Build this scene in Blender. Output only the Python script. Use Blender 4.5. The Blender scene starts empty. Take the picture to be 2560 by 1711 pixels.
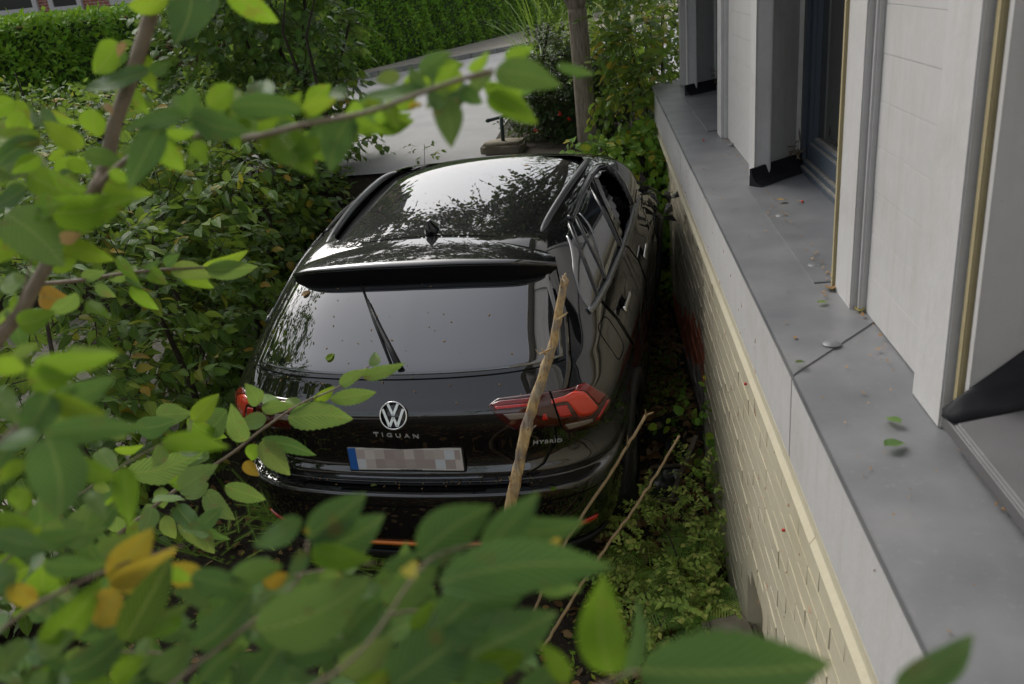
import bpy, bmesh, math, random
import numpy as np
from mathutils import Matrix, Vector
from mathutils.bvhtree import BVHTree
RAD = math.radians
scn = bpy.context.scene
rng = np.random.default_rng(7)
random.seed(7)

# ------------------------------------------------------------------ camera, sky, sun, exposure
H = 2.75
RC = np.array([[0.9921106334631524, 0.08766922337341208, -0.08961360523070906],
               [-0.04905172190966144, -0.3863707915813947, -0.921038294529855],
               [-0.11537079156805603, 0.9181675874729347, -0.3790222444225286]])   # world -> (right, down, forward)
FPX, CX, CY, S = 2199.35, 1280.0, 855.5, 2560 / 2346
cam_d = bpy.data.cameras.new('camera'); cam = bpy.data.objects.new('camera', cam_d)
scn.collection.objects.link(cam); scn.camera = cam
cam_d.sensor_width = 36; cam_d.lens = FPX / 2560 * 36; cam_d.clip_start = .05; cam_d.clip_end = 600
mw = Matrix.Identity(4)
for i in range(3):
    mw[i][0] = RC[0][i]; mw[i][1] = -RC[1][i]; mw[i][2] = -RC[2][i]
mw.translation = (0, 0, H); cam.matrix_world = mw
cam_d.dof.use_dof = True; cam_d.dof.focus_distance = 4.3; cam_d.dof.aperture_fstop = 5.0

SUN_EL, SUN_AZ = RAD(42), RAD(-38)          # azimuth measured from +Y towards +X
w = bpy.data.worlds.new('World'); scn.world = w; w.use_nodes = True
nt = w.node_tree; bg = nt.nodes['Background']
sky = nt.nodes.new('ShaderNodeTexSky'); sky.sky_type = 'NISHITA'; sky.sun_disc = False
sky.sun_elevation = SUN_EL; sky.sun_rotation = SUN_AZ; sky.dust_density = 4.0; sky.air_density = 1.0; sky.ozone_density = 1.0
hs = nt.nodes.new('ShaderNodeHueSaturation'); hs.inputs['Saturation'].default_value = .3   # overcast: grey light
nt.links.new(sky.outputs[0], hs.inputs['Color']); nt.links.new(hs.outputs[0], bg.inputs['Color'])
bg.inputs['Strength'].default_value = .15
sd = bpy.data.lights.new('sun', 'SUN'); sd.energy = .6; sd.angle = RAD(20); sd.color = (1, .97, .92)
sun = bpy.data.objects.new('sun', sd); scn.collection.objects.link(sun)
sdir = Vector((math.sin(SUN_AZ) * math.cos(SUN_EL), math.cos(SUN_AZ) * math.cos(SUN_EL), math.sin(SUN_EL)))
sun.rotation_euler = (-sdir).to_track_quat('-Z', 'Y').to_euler()
vs = scn.view_settings
vs.view_transform = 'Standard'; vs.look = 'None'; vs.exposure = 0.52; vs.gamma = 1.0; vs.use_curve_mapping = False
try:
    scn.cycles.max_bounces = 8; scn.cycles.transparent_max_bounces = 12
    scn.cycles.use_denoising = True
except Exception: pass

# ------------------------------------------------------------------ sight lines of the photograph (display pixels, 2346 wide)
O0 = np.array([0, 0, H])
def ray(x, y):
    return RC.T @ np.array([(x * S - CX) / FPX, (y * S - CY) / FPX, 1.0])
def at_d(x, y, d):
    r = ray(x, y); return O0 + r * d
def at_x(x, y, X):
    r = ray(x, y); return O0 + r * (X / r[0])
def at_y(x, y, Y):
    r = ray(x, y); return O0 + r * (Y / r[1])
def at_z(x, y, Z):
    r = ray(x, y); return O0 + r * ((Z - H) / r[2])

# ------------------------------------------------------------------ helpers
COL = scn.collection
def link(o, parent=None):
    COL.objects.link(o)
    if parent is not None: o.parent = parent
    return o
def tag(o, label=None, cat=None, group=None, kind=None):
    if label: o['label'] = label
    if cat: o['category'] = cat
    if group: o['group'] = group
    if kind: o['kind'] = kind
    return o
def empty(name, loc=(0, 0, 0), label=None, cat=None, group=None):
    o = bpy.data.objects.new(name, None); o.empty_display_size = .1
    o.location = loc; link(o); return tag(o, label, cat, group)
class MB:
    def __init__(s): s.v = []; s.f = []
    def add(s, v, f):
        n = len(s.v); s.v += [tuple(map(float, a)) for a in v]; s.f += [tuple(i + n for i in a) for a in f]; return s
    def box(s, lo, hi, M=None):
        x0, y0, z0 = lo; x1, y1, z1 = hi
        v = [(x0, y0, z0), (x1, y0, z0), (x1, y1, z0), (x0, y1, z0), (x0, y0, z1), (x1, y0, z1), (x1, y1, z1), (x0, y1, z1)]
        if M is not None: v = [tuple(M @ Vector(a)) for a in v]
        return s.add(v, [(0, 3, 2, 1), (4, 5, 6, 7), (0, 1, 5, 4), (1, 2, 6, 5), (2, 3, 7, 6), (3, 0, 4, 7)])
    def tube(s, pts, rad, n=7, cap=True):
        pts = [np.array(p, float) for p in pts]; m = len(pts)
        if not hasattr(rad, '__len__'): rad = [rad] * m
        ref = np.array([.31, .17, .93]); v = []
        for i, p in enumerate(pts):
            t = pts[min(i + 1, m - 1)] - pts[max(i - 1, 0)]; t = t / (np.linalg.norm(t) + 1e-9)
            a = np.cross(t, ref)
            if np.linalg.norm(a) < .1: a = np.cross(t, [1, 0, 0])
            a /= np.linalg.norm(a); b = np.cross(t, a)
            for k in range(n):
                q = 2 * math.pi * k / n; v.append(p + (a * math.cos(q) + b * math.sin(q)) * rad[i])
        f = [(i * n + k, i * n + (k + 1) % n, (i + 1) * n + (k + 1) % n, (i + 1) * n + k) for i in range(m - 1) for k in range(n)]
        if cap: f += [tuple(range(n - 1, -1, -1)), tuple((m - 1) * n + k for k in range(n))]
        return s.add(v, f)
    def grid(s, P, flip=False):
        nu, nv = len(P), len(P[0]); v = [p for r in P for p in r]
        f = [(i * nv + j, (i + 1) * nv + j, (i + 1) * nv + j + 1, i * nv + j + 1) for i in range(nu - 1) for j in range(nv - 1)]
        if flip: f = [a[::-1] for a in f]
        return s.add(v, f)
    def extrude(s, prof, axis, a, b):
        """closed 2D profile (in the other two axes) extruded from a to b"""
        n = len(prof)
        def P(q, t):
            if axis == 1: return (q[0], t, q[1])
            if axis == 0: return (t, q[0], q[1])
            return (q[0], q[1], t)
        v = [P(q, a) for q in prof] + [P(q, b) for q in prof]
        f = [(i, (i + 1) % n, n + (i + 1) % n, n + i) for i in range(n)] + [tuple(range(n - 1, -1, -1)), tuple(range(n, 2 * n))]
        return s.add(v, f)
    def mirror(s):
        o = MB(); o.v = [(-a, b, c) for a, b, c in s.v]; o.f = [a[::-1] for a in s.f]; return o
    def mesh(s, name, mat=None, smooth=False, fix=True, bevel=0):
        me = bpy.data.meshes.new(name); me.from_pydata(s.v, [], s.f)
        if fix or bevel:
            bm = bmesh.new(); bm.from_mesh(me)
            if bevel: bmesh.ops.bevel(bm, geom=bm.edges[:], offset=bevel, segments=2, affect='EDGES')
            if fix: bmesh.ops.recalc_face_normals(bm, faces=bm.faces[:])
            bm.to_mesh(me); bm.free()
        if mat: me.materials.append(mat)
        if smooth: me.shade_smooth()
        me.update(); return me
    def build(s, name, mat=None, parent=None, smooth=False, fix=True, bevel=0):
        return link(bpy.data.objects.new(name, s.mesh(name, mat, smooth, fix, bevel)), parent)
def smooth01(t):
    t = np.clip(t, 0, 1); return t * t * (3 - 2 * t)
def catmull(P, n):
    P = np.array(P, float); P = np.vstack([2 * P[0] - P[1], P, 2 * P[-1] - P[-2]]); m = len(P) - 3; out = []
    for k in range(n):
        u = k / (n - 1) * m; i = min(int(u), m - 1); t = u - i
        a, b, c, d = P[i:i + 4]
        out.append(.5 * (2 * b + (c - a) * t + (2 * a - 5 * b + 4 * c - d) * t * t + (3 * b - a - 3 * c + d) * t ** 3))
    return np.array(out)
def resample(P, n):
    P = np.array(P, float); d = np.r_[0, np.cumsum(np.linalg.norm(np.diff(P, axis=0), axis=1))]
    t = np.linspace(0, d[-1], n); return np.stack([np.interp(t, d, P[:, k]) for k in range(P.shape[1])], 1)

# ------------------------------------------------------------------ materials
class NT:
    def __init__(s, name):
        s.m = bpy.data.materials.new(name); s.m.use_nodes = True; s.t = s.m.node_tree; s.b = s.t.nodes['Principled BSDF']
        s.out = s.t.nodes['Material Output']
    def n(s, k, **kw):
        x = s.t.nodes.new(k)
        for a, v in kw.items(): setattr(x, a, v)
        return x
    def l(s, a, b): s.t.links.new(a, b)
    def pos(s): return s.n('ShaderNodeNewGeometry').outputs['Position']
    def noise(s, scale, detail=4, rough=.55, vec=None, dist=0):
        x = s.n('ShaderNodeTexNoise'); x.inputs['Scale'].default_value = scale; x.inputs['Detail'].default_value = detail
        x.inputs['Roughness'].default_value = rough; x.inputs['Distortion'].default_value = dist
        s.l(vec if vec else s.pos(), x.inputs['Vector']); return x.outputs['Fac']
    def ramp(s, fac, stops):
        x = s.n('ShaderNodeValToRGB'); e = x.color_ramp.elements
        while len(e) < len(stops): e.new(.5)
        for q, (p, c) in zip(e, stops): q.position = p; q.color = (*c, 1) if len(c) == 3 else c
        s.l(fac, x.inputs['Fac']); return x.outputs['Color']
    def mix(s, fac, a, b, mode='MIX'):
        x = s.n('ShaderNodeMix', data_type='RGBA', blend_type=mode)
        for k, v in ((0, fac), (6, a), (7, b)):
            if isinstance(v, (int, float)): x.inputs[k].default_value = v
            elif isinstance(v, tuple): x.inputs[k].default_value = (*v, 1)
            else: s.l(v, x.inputs[k])
        return x.outputs[2]
    def math(s, op, a, b=None, c=None):
        x = s.n('ShaderNodeMath', operation=op)
        for k, v in enumerate((a, b, c)):
            if v is None: continue
            if isinstance(v, (int, float)): x.inputs[k].default_value = v
            else: s.l(v, x.inputs[k])
        return x.outputs[0]
    def bump(s, h, strength=.3, dist=.01):
        x = s.n('ShaderNodeBump'); x.inputs['Strength'].default_value = strength; x.inputs['Distance'].default_value = dist
        s.l(h, x.inputs['Height']); s.l(x.outputs[0], s.b.inputs['Normal']); return x
    def set(s, **kw):
        for k, v in kw.items():
            i = s.b.inputs[k.replace('_', ' ')]
            if isinstance(v, (int, float)): i.default_value = v
            elif isinstance(v, tuple): i.default_value = (*v, 1) if len(v) == 3 else v
            else: s.l(v, i)
        return s
def two(name, c1, c2, scale=6, rough=.7, bump=.25, bscale=60, bd=.004, spec=.4, metal=0, detail=5):
    q = NT(name); f = q.noise(scale, detail); col = q.ramp(f, [(.3, c1), (.7, c2)])
    q.set(Base_Color=col, Roughness=rough, Metallic=metal); q.b.inputs['Specular IOR Level'].default_value = spec
    if bump: q.bump(q.noise(bscale, 3), bump, bd)
    return q.m
M = {}
# --- leaves
def leaf_mat(name, stops, rough=.42, trans=.32, spots=None, vein=1.0, tcol=(.32, .45, .03)):
    q = NT(name)
    a = q.n('ShaderNodeAttribute', attribute_name='rnd'); oi = q.n('ShaderNodeObjectInfo')
    r = q.math('FRACT', q.math('ADD', a.outputs['Fac'], oi.outputs['Random']))
    col = q.ramp(r, stops)
    uv = q.n('ShaderNodeUVMap'); sx = q.n('ShaderNodeSeparateXYZ'); q.l(uv.outputs[0], sx.inputs[0])
    ax = q.math('ABSOLUTE', q.math('SUBTRACT', sx.outputs[0], .5))
    ph = q.math('ADD', q.math('MULTIPLY', q.noise(25, 2), .9), q.math('SUBTRACT', q.math('MULTIPLY', sx.outputs[1], 12.0), q.math('MULTIPLY', ax, 9.0)))
    wv = q.math('POWER', q.math('ABSOLUTE', q.math('SINE', q.math('MULTIPLY', ph, math.pi))), 6.0)   # side veins
    mid = q.math('LESS_THAN', ax, .025)
    v = q.math('MULTIPLY', q.math('MAXIMUM', q.math('SUBTRACT', 1.0, q.math('POWER', q.math('ABSOLUTE', q.math('SINE', q.math('MULTIPLY', ph, math.pi))), .35)), mid), vein)
    col = q.mix(q.math('MULTIPLY', v, .55), col, (.34, .42, .14))
    n1 = q.noise(9 if spots else 14, 3)
    col = q.mix(.75, col, q.mix(n1, (.45, .48, .4), (1.5, 1.45, 1.2)), 'MULTIPLY')
    if spots:
        sp = q.ramp(q.noise(38, 2), [(.62, (0, 0, 0)), (.70, (1, 1, 1))])
        col = q.mix(q.math('MULTIPLY', sp, .55), col, spots)
    geo = q.n('ShaderNodeNewGeometry')
    col = q.mix(q.math('MULTIPLY', geo.outputs['Backfacing'], .25), col, (.28, .40, .14))
    q.set(Base_Color=col, Roughness=rough); q.b.inputs['Specular IOR Level'].default_value = .3
    q.bump(q.math('SUBTRACT', wv, v), .6, .003)
    tr = q.n('ShaderNodeBsdfTranslucent'); q.l(q.mix(.75, col, q.mix(.6, col, tcol), 'MIX'), tr.inputs['Color'])
    ms = q.n('ShaderNodeMixShader'); ms.inputs[0].default_value = trans
    q.l(q.b.outputs[0], ms.inputs[1]); q.l(tr.outputs[0], ms.inputs[2]); q.l(ms.outputs[0], q.out.inputs['Surface'])
    return q.m
M['leaf'] = leaf_mat('leaf_green', [(0, (0.055, 0.145, 0.05)), (0.45, (0.085, 0.205, 0.065)), (0.8, (0.12, 0.25, 0.075)), (1, (0.17, 0.3, 0.075))], spots=(.2, .13, .04), trans=.25, tcol=(.25, .45, .05))
M['leaf_mid'] = leaf_mat('leaf_hedge', [(0, (0.032, 0.099, 0.016)), (0.45, (0.063, 0.171, 0.022)), (0.75, (0.117, 0.252, 0.027)), (0.93, (0.216, 0.324, 0.032)), (0.985, (0.45, 0.27, 0.027))])
M['leaf_lime'] = leaf_mat('leaf_lime', [(0, (0.12, 0.3, 0.016)), (0.6, (0.18, 0.38, 0.018)), (1, (0.27, 0.42, 0.025))], trans=.45, spots=(.25, .16, .04))
M['leaf_yellow'] = leaf_mat('leaf_yellow', [(0, (.40, .36, .04)), (.6, (.52, .40, .05)), (1, (.55, .27, .02))], trans=.35, spots=(.3, .16, .03), tcol=(.6, .4, .03))
M['leaf_pale'] = leaf_mat('leaf_pale', [(0, (0.15, 0.28, 0.09)), (0.6, (0.2, 0.34, 0.11)), (1, (0.25, 0.34, 0.1))], spots=(.30, .19, .09), rough=.5)
M['leaf_tan'] = leaf_mat('leaf_tan', [(0, (.45, .27, .13)), (.6, (.55, .38, .2)), (1, (.4, .2, .08))], trans=.2, tcol=(.5, .3, .1), vein=.4)
M['leaf_dark'] = leaf_mat('leaf_dark', [(0, (0.014, 0.045, 0.013)), (0.6, (0.026, 0.071, 0.018)), (1, (0.048, 0.11, 0.025))], rough=.3, trans=.12, vein=.4)
M['leaf_shrub'] = leaf_mat('leaf_shrub', [(0, (.09, .20, .03)), (.5, (.15, .29, .04)), (.85, (.26, .36, .045)), (.93, (.52, .38, .03)), (1, (.55, .36, .03))], trans=.35)
M['leaf_ivy'] = leaf_mat('leaf_ivy', [(0, (0.11, 0.273, 0.036)), (0.6, (0.221, 0.457, 0.043)), (0.9, (0.442, 0.593, 0.05)), (1, (0.7, 0.502, 0.058))], trans=.25)
M['leaf_hazel'] = leaf_mat('leaf_hazel', [(0, (0.03, 0.1, 0.02)), (0.6, (0.055, 0.165, 0.028)), (1, (0.1, 0.24, 0.035))], trans=.22)
M['leaf_far'] = leaf_mat('leaf_far', [(0, (0.095, 0.238, 0.018)), (0.6, (0.149, 0.335, 0.022)), (1, (0.243, 0.41, 0.03))], rough=.6, trans=.25, vein=0)
M['leaf_brown'] = leaf_mat('leaf_brown', [(0, (.10, .05, .03)), (.6, (.17, .09, .05)), (.8, (.05, .08, .02)), (1, (.3, .16, .08))], rough=.6, trans=.1, vein=.2)
M['leaf_weed'] = leaf_mat('weed_leaf', [(0, (0.271, 0.427, 0.094)), (0.6, (0.466, 0.641, 0.149)), (1, (0.698, 0.7, 0.223))], rough=.5, trans=.3, vein=0)
M['needle'] = leaf_mat('yew_needle', [(0, (0.192, 0.372, 0.059)), (0.6, (0.346, 0.578, 0.085)), (1, (0.574, 0.7, 0.144))], rough=.5, trans=.1, vein=0)
M['fern'] = leaf_mat('fern_frond', [(0, (0.194, 0.373, 0.073)), (0.6, (0.308, 0.503, 0.097)), (1, (0.486, 0.616, 0.145))], rough=.5, trans=.3, vein=0)
M['litter'] = leaf_mat('fallen_leaf', [(0, (0.2, 0.09, 0.045)), (0.5, (0.33, 0.17, 0.08)), (0.8, (0.42, 0.29, 0.18)), (1, (0.1, 0.06, 0.04))], rough=.6, trans=.08, vein=.4)
M['bark'] = two('bark', (.10, .075, .05), (.2, .16, .11), 25, .8, .6, 120, .004)
M['bark_twig'] = two('twig_bark', (.13, .095, .06), (.21, .165, .11), 40, .6, .4, 150, .002)
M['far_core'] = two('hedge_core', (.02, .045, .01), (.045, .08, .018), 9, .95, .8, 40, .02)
M['stalk'] = two('orange_stalk', (.34, .09, .03), (.5, .2, .09), 60, .7, 0)
M['bark_dark'] = two('dark_bark', (.03, .024, .018), (.07, .055, .04), 25, .85, .5, 120, .003)
q = NT('tree_bark'); 
mp = q.n('ShaderNodeMapping'); mp.inputs['Scale'].default_value = (1, 1, .12); q.l(q.pos(), mp.inputs[0])
fn = q.noise(60, 4, .6, mp.outputs[0]); q.set(Base_Color=q.ramp(fn, [(.3, (.16, .125, .09)), (.65, (.38, .32, .25))]), Roughness=.9); q.bump(fn, .8, .01); M['bark_tree'] = q.m
# --- stripped broken stick
q = NT('stripped_wood'); mp = q.n('ShaderNodeMapping'); mp.inputs['Scale'].default_value = (1, 1, .1); q.l(q.pos(), mp.inputs[0])
fb = q.noise(70, 5, .65, mp.outputs[0], .5); big = q.noise(14, 3)
bk = q.ramp(fb, [(.32, (.13, .09, .06)), (.5, (.27, .22, .17)), (.66, (.36, .31, .25))]); wd_ = q.ramp(fb, [(.35, (.40, .24, .10)), (.55, (.58, .42, .20)), (.7, (.68, .54, .32))])
col = q.mix(q.ramp(big, [(.40, (0, 0, 0)), (.58, (1, 1, 1))]), bk, wd_); col = q.mix(q.ramp(q.noise(40, 3), [(.62, (0, 0, 0)), (.68, (1, 1, 1))]), col, (.32, .13, .04))
q.set(Base_Color=col, Roughness=.65); q.bump(fb, .6, .004); M['stick'] = q.m
M['dry_twig'] = two('dry_twig', (.28, .19, .09), (.42, .31, .17), 30, .7, .3, 150, .002)
# --- ground
q = NT('soil'); f1 = q.noise(3.5, 6); f2 = q.noise(45, 4)
col = q.ramp(f1, [(.25, (.018, .014, .01)), (.5, (.04, .03, .02)), (.75, (.055, .05, .022))])
col = q.mix(q.ramp(f2, [(.55, (0, 0, 0)), (.7, (.6, .6, .6))]), col, (.11, .065, .035))
q.set(Base_Color=col, Roughness=.95); q.bump(f2, 1.0, .03); M['soil'] = q.m
q = NT('asphalt'); f1 = q.noise(.9, 6, .65); f2 = q.noise(160, 2)
col = q.mix(q.ramp(f2, [(.35, (0, 0, 0)), (.65, (1, 1, 1))]), (.26, .257, .25), (.36, .356, .345)); col = q.mix(.5, col, q.ramp(f1, [(.35, (.7, .7, .7)), (.65, (1.12, 1.12, 1.12))]), 'MULTIPLY')
q.set(Base_Color=col, Roughness=.85); q.bump(f2, .5, .004); M['asphalt'] = q.m
M['pavement'] = two('pavement_sand', (.24, .21, .17), (.34, .305, .25), 1.5, .9, .4, 120, .004)
M['verge'] = two('verge', (.07, .075, .03), (.2, .155, .10), 3, .95, .6, 60, .01)
M['kerb'] = two('kerb_stone', (.13, .13, .12), (.22, .215, .2), 8, .85, .4, 90, .003)
M['gravel'] = two('pale_gravel', (.22, .2, .17), (.42, .39, .34), 25, .95, .8, 90, .01)
M['stone'] = two('sandstone', (.17, .145, .10), (.30, .27, .20), 9, .9, .6, 50, .008)
# --- house
def painted(name, c, dirt, ds=3, rough=.55, bump=.15, bscale=70, bd=.003, amount=.5):
    q = NT(name); f = q.noise(ds, 6, .62); g = q.noise(ds * 9, 4)
    col = q.mix(q.math('MULTIPLY', q.ramp(f, [(.5, (0, 0, 0)), (.85, (1, 1, 1))]), amount), c, dirt)
    col = q.mix(.35, col, q.ramp(g, [(.3, (.86, .86, .86)), (.7, (1.04, 1.04, 1.04))]), 'MULTIPLY')
    mp_ = q.n('ShaderNodeMapping'); mp_.inputs['Scale'].default_value = (1, 1, .07); q.l(q.pos(), mp_.inputs[0])
    stk = q.ramp(q.noise(26, 4, .6, mp_.outputs[0]), [(.52, (0, 0, 0)), (.8, (1, 1, 1))]); col = q.mix(q.math('MULTIPLY', stk, .28), col, dirt)
    sp = q.ramp(q.noise(120, 2), [(.70, (0, 0, 0)), (.76, (1, 1, 1))]); col = q.mix(q.math('MULTIPLY', sp, .4), col, dirt)
    q.set(Base_Color=col, Roughness=rough); q.b.inputs['Specular IOR Level'].default_value = .35
    q.bump(q.noise(bscale, 4), bump, bd); return q.m
M['white'] = painted('white_paint', (.485, .475, .46), (.31, .28, .24), 2.2)
M['white_board'] = painted('white_board_paint', (.51, .50, .487), (.33, .29, .25), 3, bump=.25)
M['white_dirty'] = painted('weathered_white_paint', (.64, .63, .60), (.38, .34, .29), 2.5, amount=.6)
M['cream'] = painted('cream_paint', (.53, .485, .355), (.39, .33, .20), 2.0, amount=.7, bump=.5, bscale=40)
M['foam'] = painted('yellow_sealing_strip', (.38, .32, .18), (.27, .21, .10), 5, .8)
q = NT('plinth_layers'); p = q.pos(); sx = q.n('ShaderNodeSeparateXYZ'); q.l(p, sx.inputs[0])
nz = q.noise(3.2, 6, .65); n2 = q.noise(30, 5, .6)
# wear boundary: painted coat has fallen off low down, the line climbs towards the street corner
h = q.math('ADD', sx.outputs[2], q.math('MULTIPLY', q.math('SUBTRACT', nz, .5), .55))
hb = q.math('ADD', q.math('MULTIPLY', sx.outputs[1], -.25), 1.92)
isp = q.math('GREATER_THAN', h, hb); isr = q.math('GREATER_THAN', h, q.math('SUBTRACT', hb, .32))
red = q.mix(n2, (.42, .11, .055), (.68, .25, .14)); gry = q.mix(n2, (.26, .225, .195), (.62, .56, .50)); crm = q.mix(nz, (.46, .41, .29), (.62, .56, .41))
col = q.mix(isp, q.mix(isr, gry, red), crm)
q.set(Base_Color=col, Roughness=.85); q.bump(q.math('ADD', n2, q.math('MULTIPLY', isp, 1.2)), .8, .012); M['plinth_far'] = q.m
q = NT('zinc_sheet'); f1 = q.noise(4, 5); f2 = q.noise(300, 2)
col = q.ramp(f1, [(.3, (.115, .119, .126)), (.5, (.15, .153, .158)), (.7, (.195, .196, .197))]); col = q.mix(q.math('MULTIPLY', q.ramp(q.noise(60, 3), [(.62, (0, 0, 0)), (.7, (1, 1, 1))]), .12), col, (.34, .33, .30))
q.set(Base_Color=col, Roughness=.42, Metallic=.0); q.b.inputs['Specular IOR Level'].default_value = .5; q.bump(f2, .12, .001); M['zinc'] = q.m
M['sill'] = two('grey_sill_sheet', (.075, .073, .074), (.115, .112, .112), 5, .55, .3, 250, .0015)
M['flange'] = two('black_sheet', (.012, .012, .014), (.025, .025, .027), 10, .6, .2, 120, .001, spec=.2)
q = NT('blue_grey_frame'); f1 = q.noise(40, 4); geo = q.n('ShaderNodeNewGeometry'); sz = q.n('ShaderNodeSeparateXYZ'); q.l(geo.outputs['Normal'], sz.inputs[0])
dust = q.math('MULTIPLY', q.math('GREATER_THAN', sz.outputs[2], .6), q.ramp(f1, [(.2, (.3, .3, .3)), (.7, (.9, .9, .9))]))
q.set(Base_Color=q.mix(dust, q.mix(f1, (.045, .06, .078), (.07, .088, .11)), (.33, .30, .25)), Roughness=.45); M['frame'] = q.m
q = NT('window_glass_dark'); q.set(Base_Color=(.03, .032, .03), Roughness=.04); q.b.inputs['Specular IOR Level'].default_value = .7; M['pane'] = q.m
M['cobweb'] = two('dust_and_webs', (.10, .06, .035), (.3, .26, .2), 40, .95, .8, 90, .006)
q = NT('far_brick'); bt = q.n('ShaderNodeTexBrick'); bt.inputs['Scale'].default_value = 1.0
bt.inputs['Color1'].default_value = (.22, .075, .045, 1); bt.inputs['Color2'].default_value = (.30, .11, .065, 1); bt.inputs['Mortar'].default_value = (.42, .33, .28, 1)
bt.inputs['Brick Width'].default_value = .25; bt.inputs['Row Height'].default_value = .083; bt.inputs['Mortar Size'].default_value = .009
cb = q.n('ShaderNodeCombineXYZ'); s3 = q.n('ShaderNodeSeparateXYZ'); q.l(q.pos(), s3.inputs[0]); q.l(s3.outputs[0], cb.inputs[0]); q.l(s3.outputs[2], cb.inputs[1]); q.l(cb.outputs[0], bt.inputs['Vector'])
q.set(Base_Color=bt.outputs['Color'], Roughness=.9); q.bump(bt.outputs['Fac'], -.5, .01); M['far_brick'] = q.m
M['green_metal'] = two('green_painted_metal', (.02, .04, .035), (.035, .06, .05), 12, .45, .1, 100, .001)
M['berry'] = two('red_berry', (.42, .02, .015), (.6, .05, .03), 40, .3, 0)
# --- car
q = NT('black_car_paint'); d1 = q.noise(130, 3, .7); d2 = q.noise(5, 4)
dust = q.math('MULTIPLY', q.ramp(d1, [(.6, (0, 0, 0)), (.78, (1, 1, 1))]), q.ramp(d2, [(.4, (.03, .03, .03)), (.75, (.25, .25, .25))]))
q.set(Base_Color=q.mix(dust, (.002, .0021, .0025), (.10, .095, .085)), Roughness=.55)
q.b.inputs['Specular IOR Level'].default_value = .05; q.b.inputs['Coat Weight'].default_value = 1; q.b.inputs['Coat IOR'].default_value = 1.95
q.set(Coat_Roughness=q.math('MULTIPLY', dust, .12)); q.b.inputs['Coat Roughness'].default_value = .015
M['paint'] = q.m
q = NT('privacy_glass'); q.set(Base_Color=q.mix(q.math('MULTIPLY', q.ramp(q.noise(90, 3), [(.66, (0, 0, 0)), (.78, (1, 1, 1))]), .25), (.006, .007, .009), (.1, .1, .095)), Roughness=.02); q.b.inputs['Specular IOR Level'].default_value = .85
q.b.inputs['Coat Weight'].default_value = 1; q.b.inputs['Coat IOR'].default_value = 2.3; q.b.inputs['Coat Roughness'].default_value = .01; M['privacy'] = q.m
q = NT('clear_glass'); tb = q.n('ShaderNodeBsdfTransparent'); tb.inputs[0].default_value = (.62, .68, .68, 1); gl = q.n('ShaderNodeBsdfGlossy'); gl.inputs['Roughness'].default_value = .01
fr = q.n('ShaderNodeFresnel'); fr.inputs[0].default_value = 1.75; ms = q.n('ShaderNodeMixShader'); q.l(fr.outputs[0], ms.inputs[0]); q.l(tb.outputs[0], ms.inputs[1]); q.l(gl.outputs[0], ms.inputs[2]); q.l(ms.outputs[0], q.out.inputs['Surface']); M['glass'] = q.m
q = NT('tinted_side_glass'); tb = q.n('ShaderNodeBsdfTransparent'); tb.inputs[0].default_value = (.14, .15, .15, 1); gl = q.n('ShaderNodeBsdfGlossy'); gl.inputs['Roughness'].default_value = .01
fr = q.n('ShaderNodeFresnel'); fr.inputs[0].default_value = 1.85; ms = q.n('ShaderNodeMixShader'); q.l(fr.outputs[0], ms.inputs[0]); q.l(tb.outputs[0], ms.inputs[1]); q.l(gl.outputs[0], ms.inputs[2]); q.l(ms.outputs[0], q.out.inputs['Surface']); M['tint'] = q.m
def plain(name, c, rough=.4, metal=0, coat=0, spec=.5):
    q = NT(name); f = q.noise(60, 3); q.set(Base_Color=q.mix(f, tuple(a * .85 for a in c), tuple(a * 1.12 for a in c)), Roughness=rough, Metallic=metal)
    q.b.inputs['Coat Weight'].default_value = coat; q.b.inputs['Coat Roughness'].default_value = .02; q.b.inputs['Specular IOR Level'].default_value = spec; return q.m
M['plastic'] = plain('black_plastic', (.012, .012, .013), .55)
M['gloss_black'] = plain('gloss_black_trim', (.006, .006, .007), .12, 0, .6)
M['matt'] = plain('matt_black_face', (.004, .004, .005), .45, spec=.12)
M['seam'] = plain('panel_gap', (.002, .002, .002), .9, spec=.1)
M['badge'] = plain('silver_badge', (.62, .61, .60), .35, .35)
M['lip'] = plain('dark_satin_lip', (.16, .165, .17), .2, .8)
M['chrome'] = plain('chrome', (.78, .77, .75), .14, 1)
M['alu'] = plain('satin_trim', (.30, .31, .32), .3, .9)
M['rail'] = plain('anodised_rail', (.11, .115, .12), .34, .6, .3)
M['lamp'] = plain('dark_red_lens', (.05, .002, .002), .08, 0, 1)
M['lamp_red'] = plain('red_lens', (.55, .012, .008), .15, 0, 1)
M['lamp_orange'] = plain('red_orange_lens', (.75, .05, .02), .15, 0, 1)
M['lamp_pink'] = plain('pale_lens_and_highlight', (.22, .014, .012), .12, 0, 1)
M['lamp_clear'] = plain('clear_ribbed_lens', (.24, .20, .17), .25, 0, .8)
M['reflector'] = plain('orange_reflector', (.85, .24, .04), .3, 0, .6)
M['rubber'] = plain('tyre_rubber', (.012, .012, .012), .8)
M['seat'] = plain('seat_fabric', (.03, .03, .033), .9)
M['trim_grey'] = plain('grey_interior', (.22, .25, .28), .6)
M['dash'] = plain('dark_interior', (.02, .02, .022), .7)
M['airbag'] = plain('airbag_cloth', (.62, .61, .58), .8)
M['eu_blue'] = plain('plate_blue', (.02, .12, .42), .4)
M['ink'] = plain('black_ink', (.02, .02, .02), .6)
q = NT('plate_face'); tc = q.n('ShaderNodeTexCoord'); sn = q.n('ShaderNodeVectorMath', operation='SNAP'); sn.inputs[1].default_value = (.0455, .5, .0455); q.l(tc.outputs['Object'], sn.inputs[0])
wn = q.n('ShaderNodeTexWhiteNoise'); q.l(sn.outputs[0], wn.inputs['Vector'])
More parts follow.
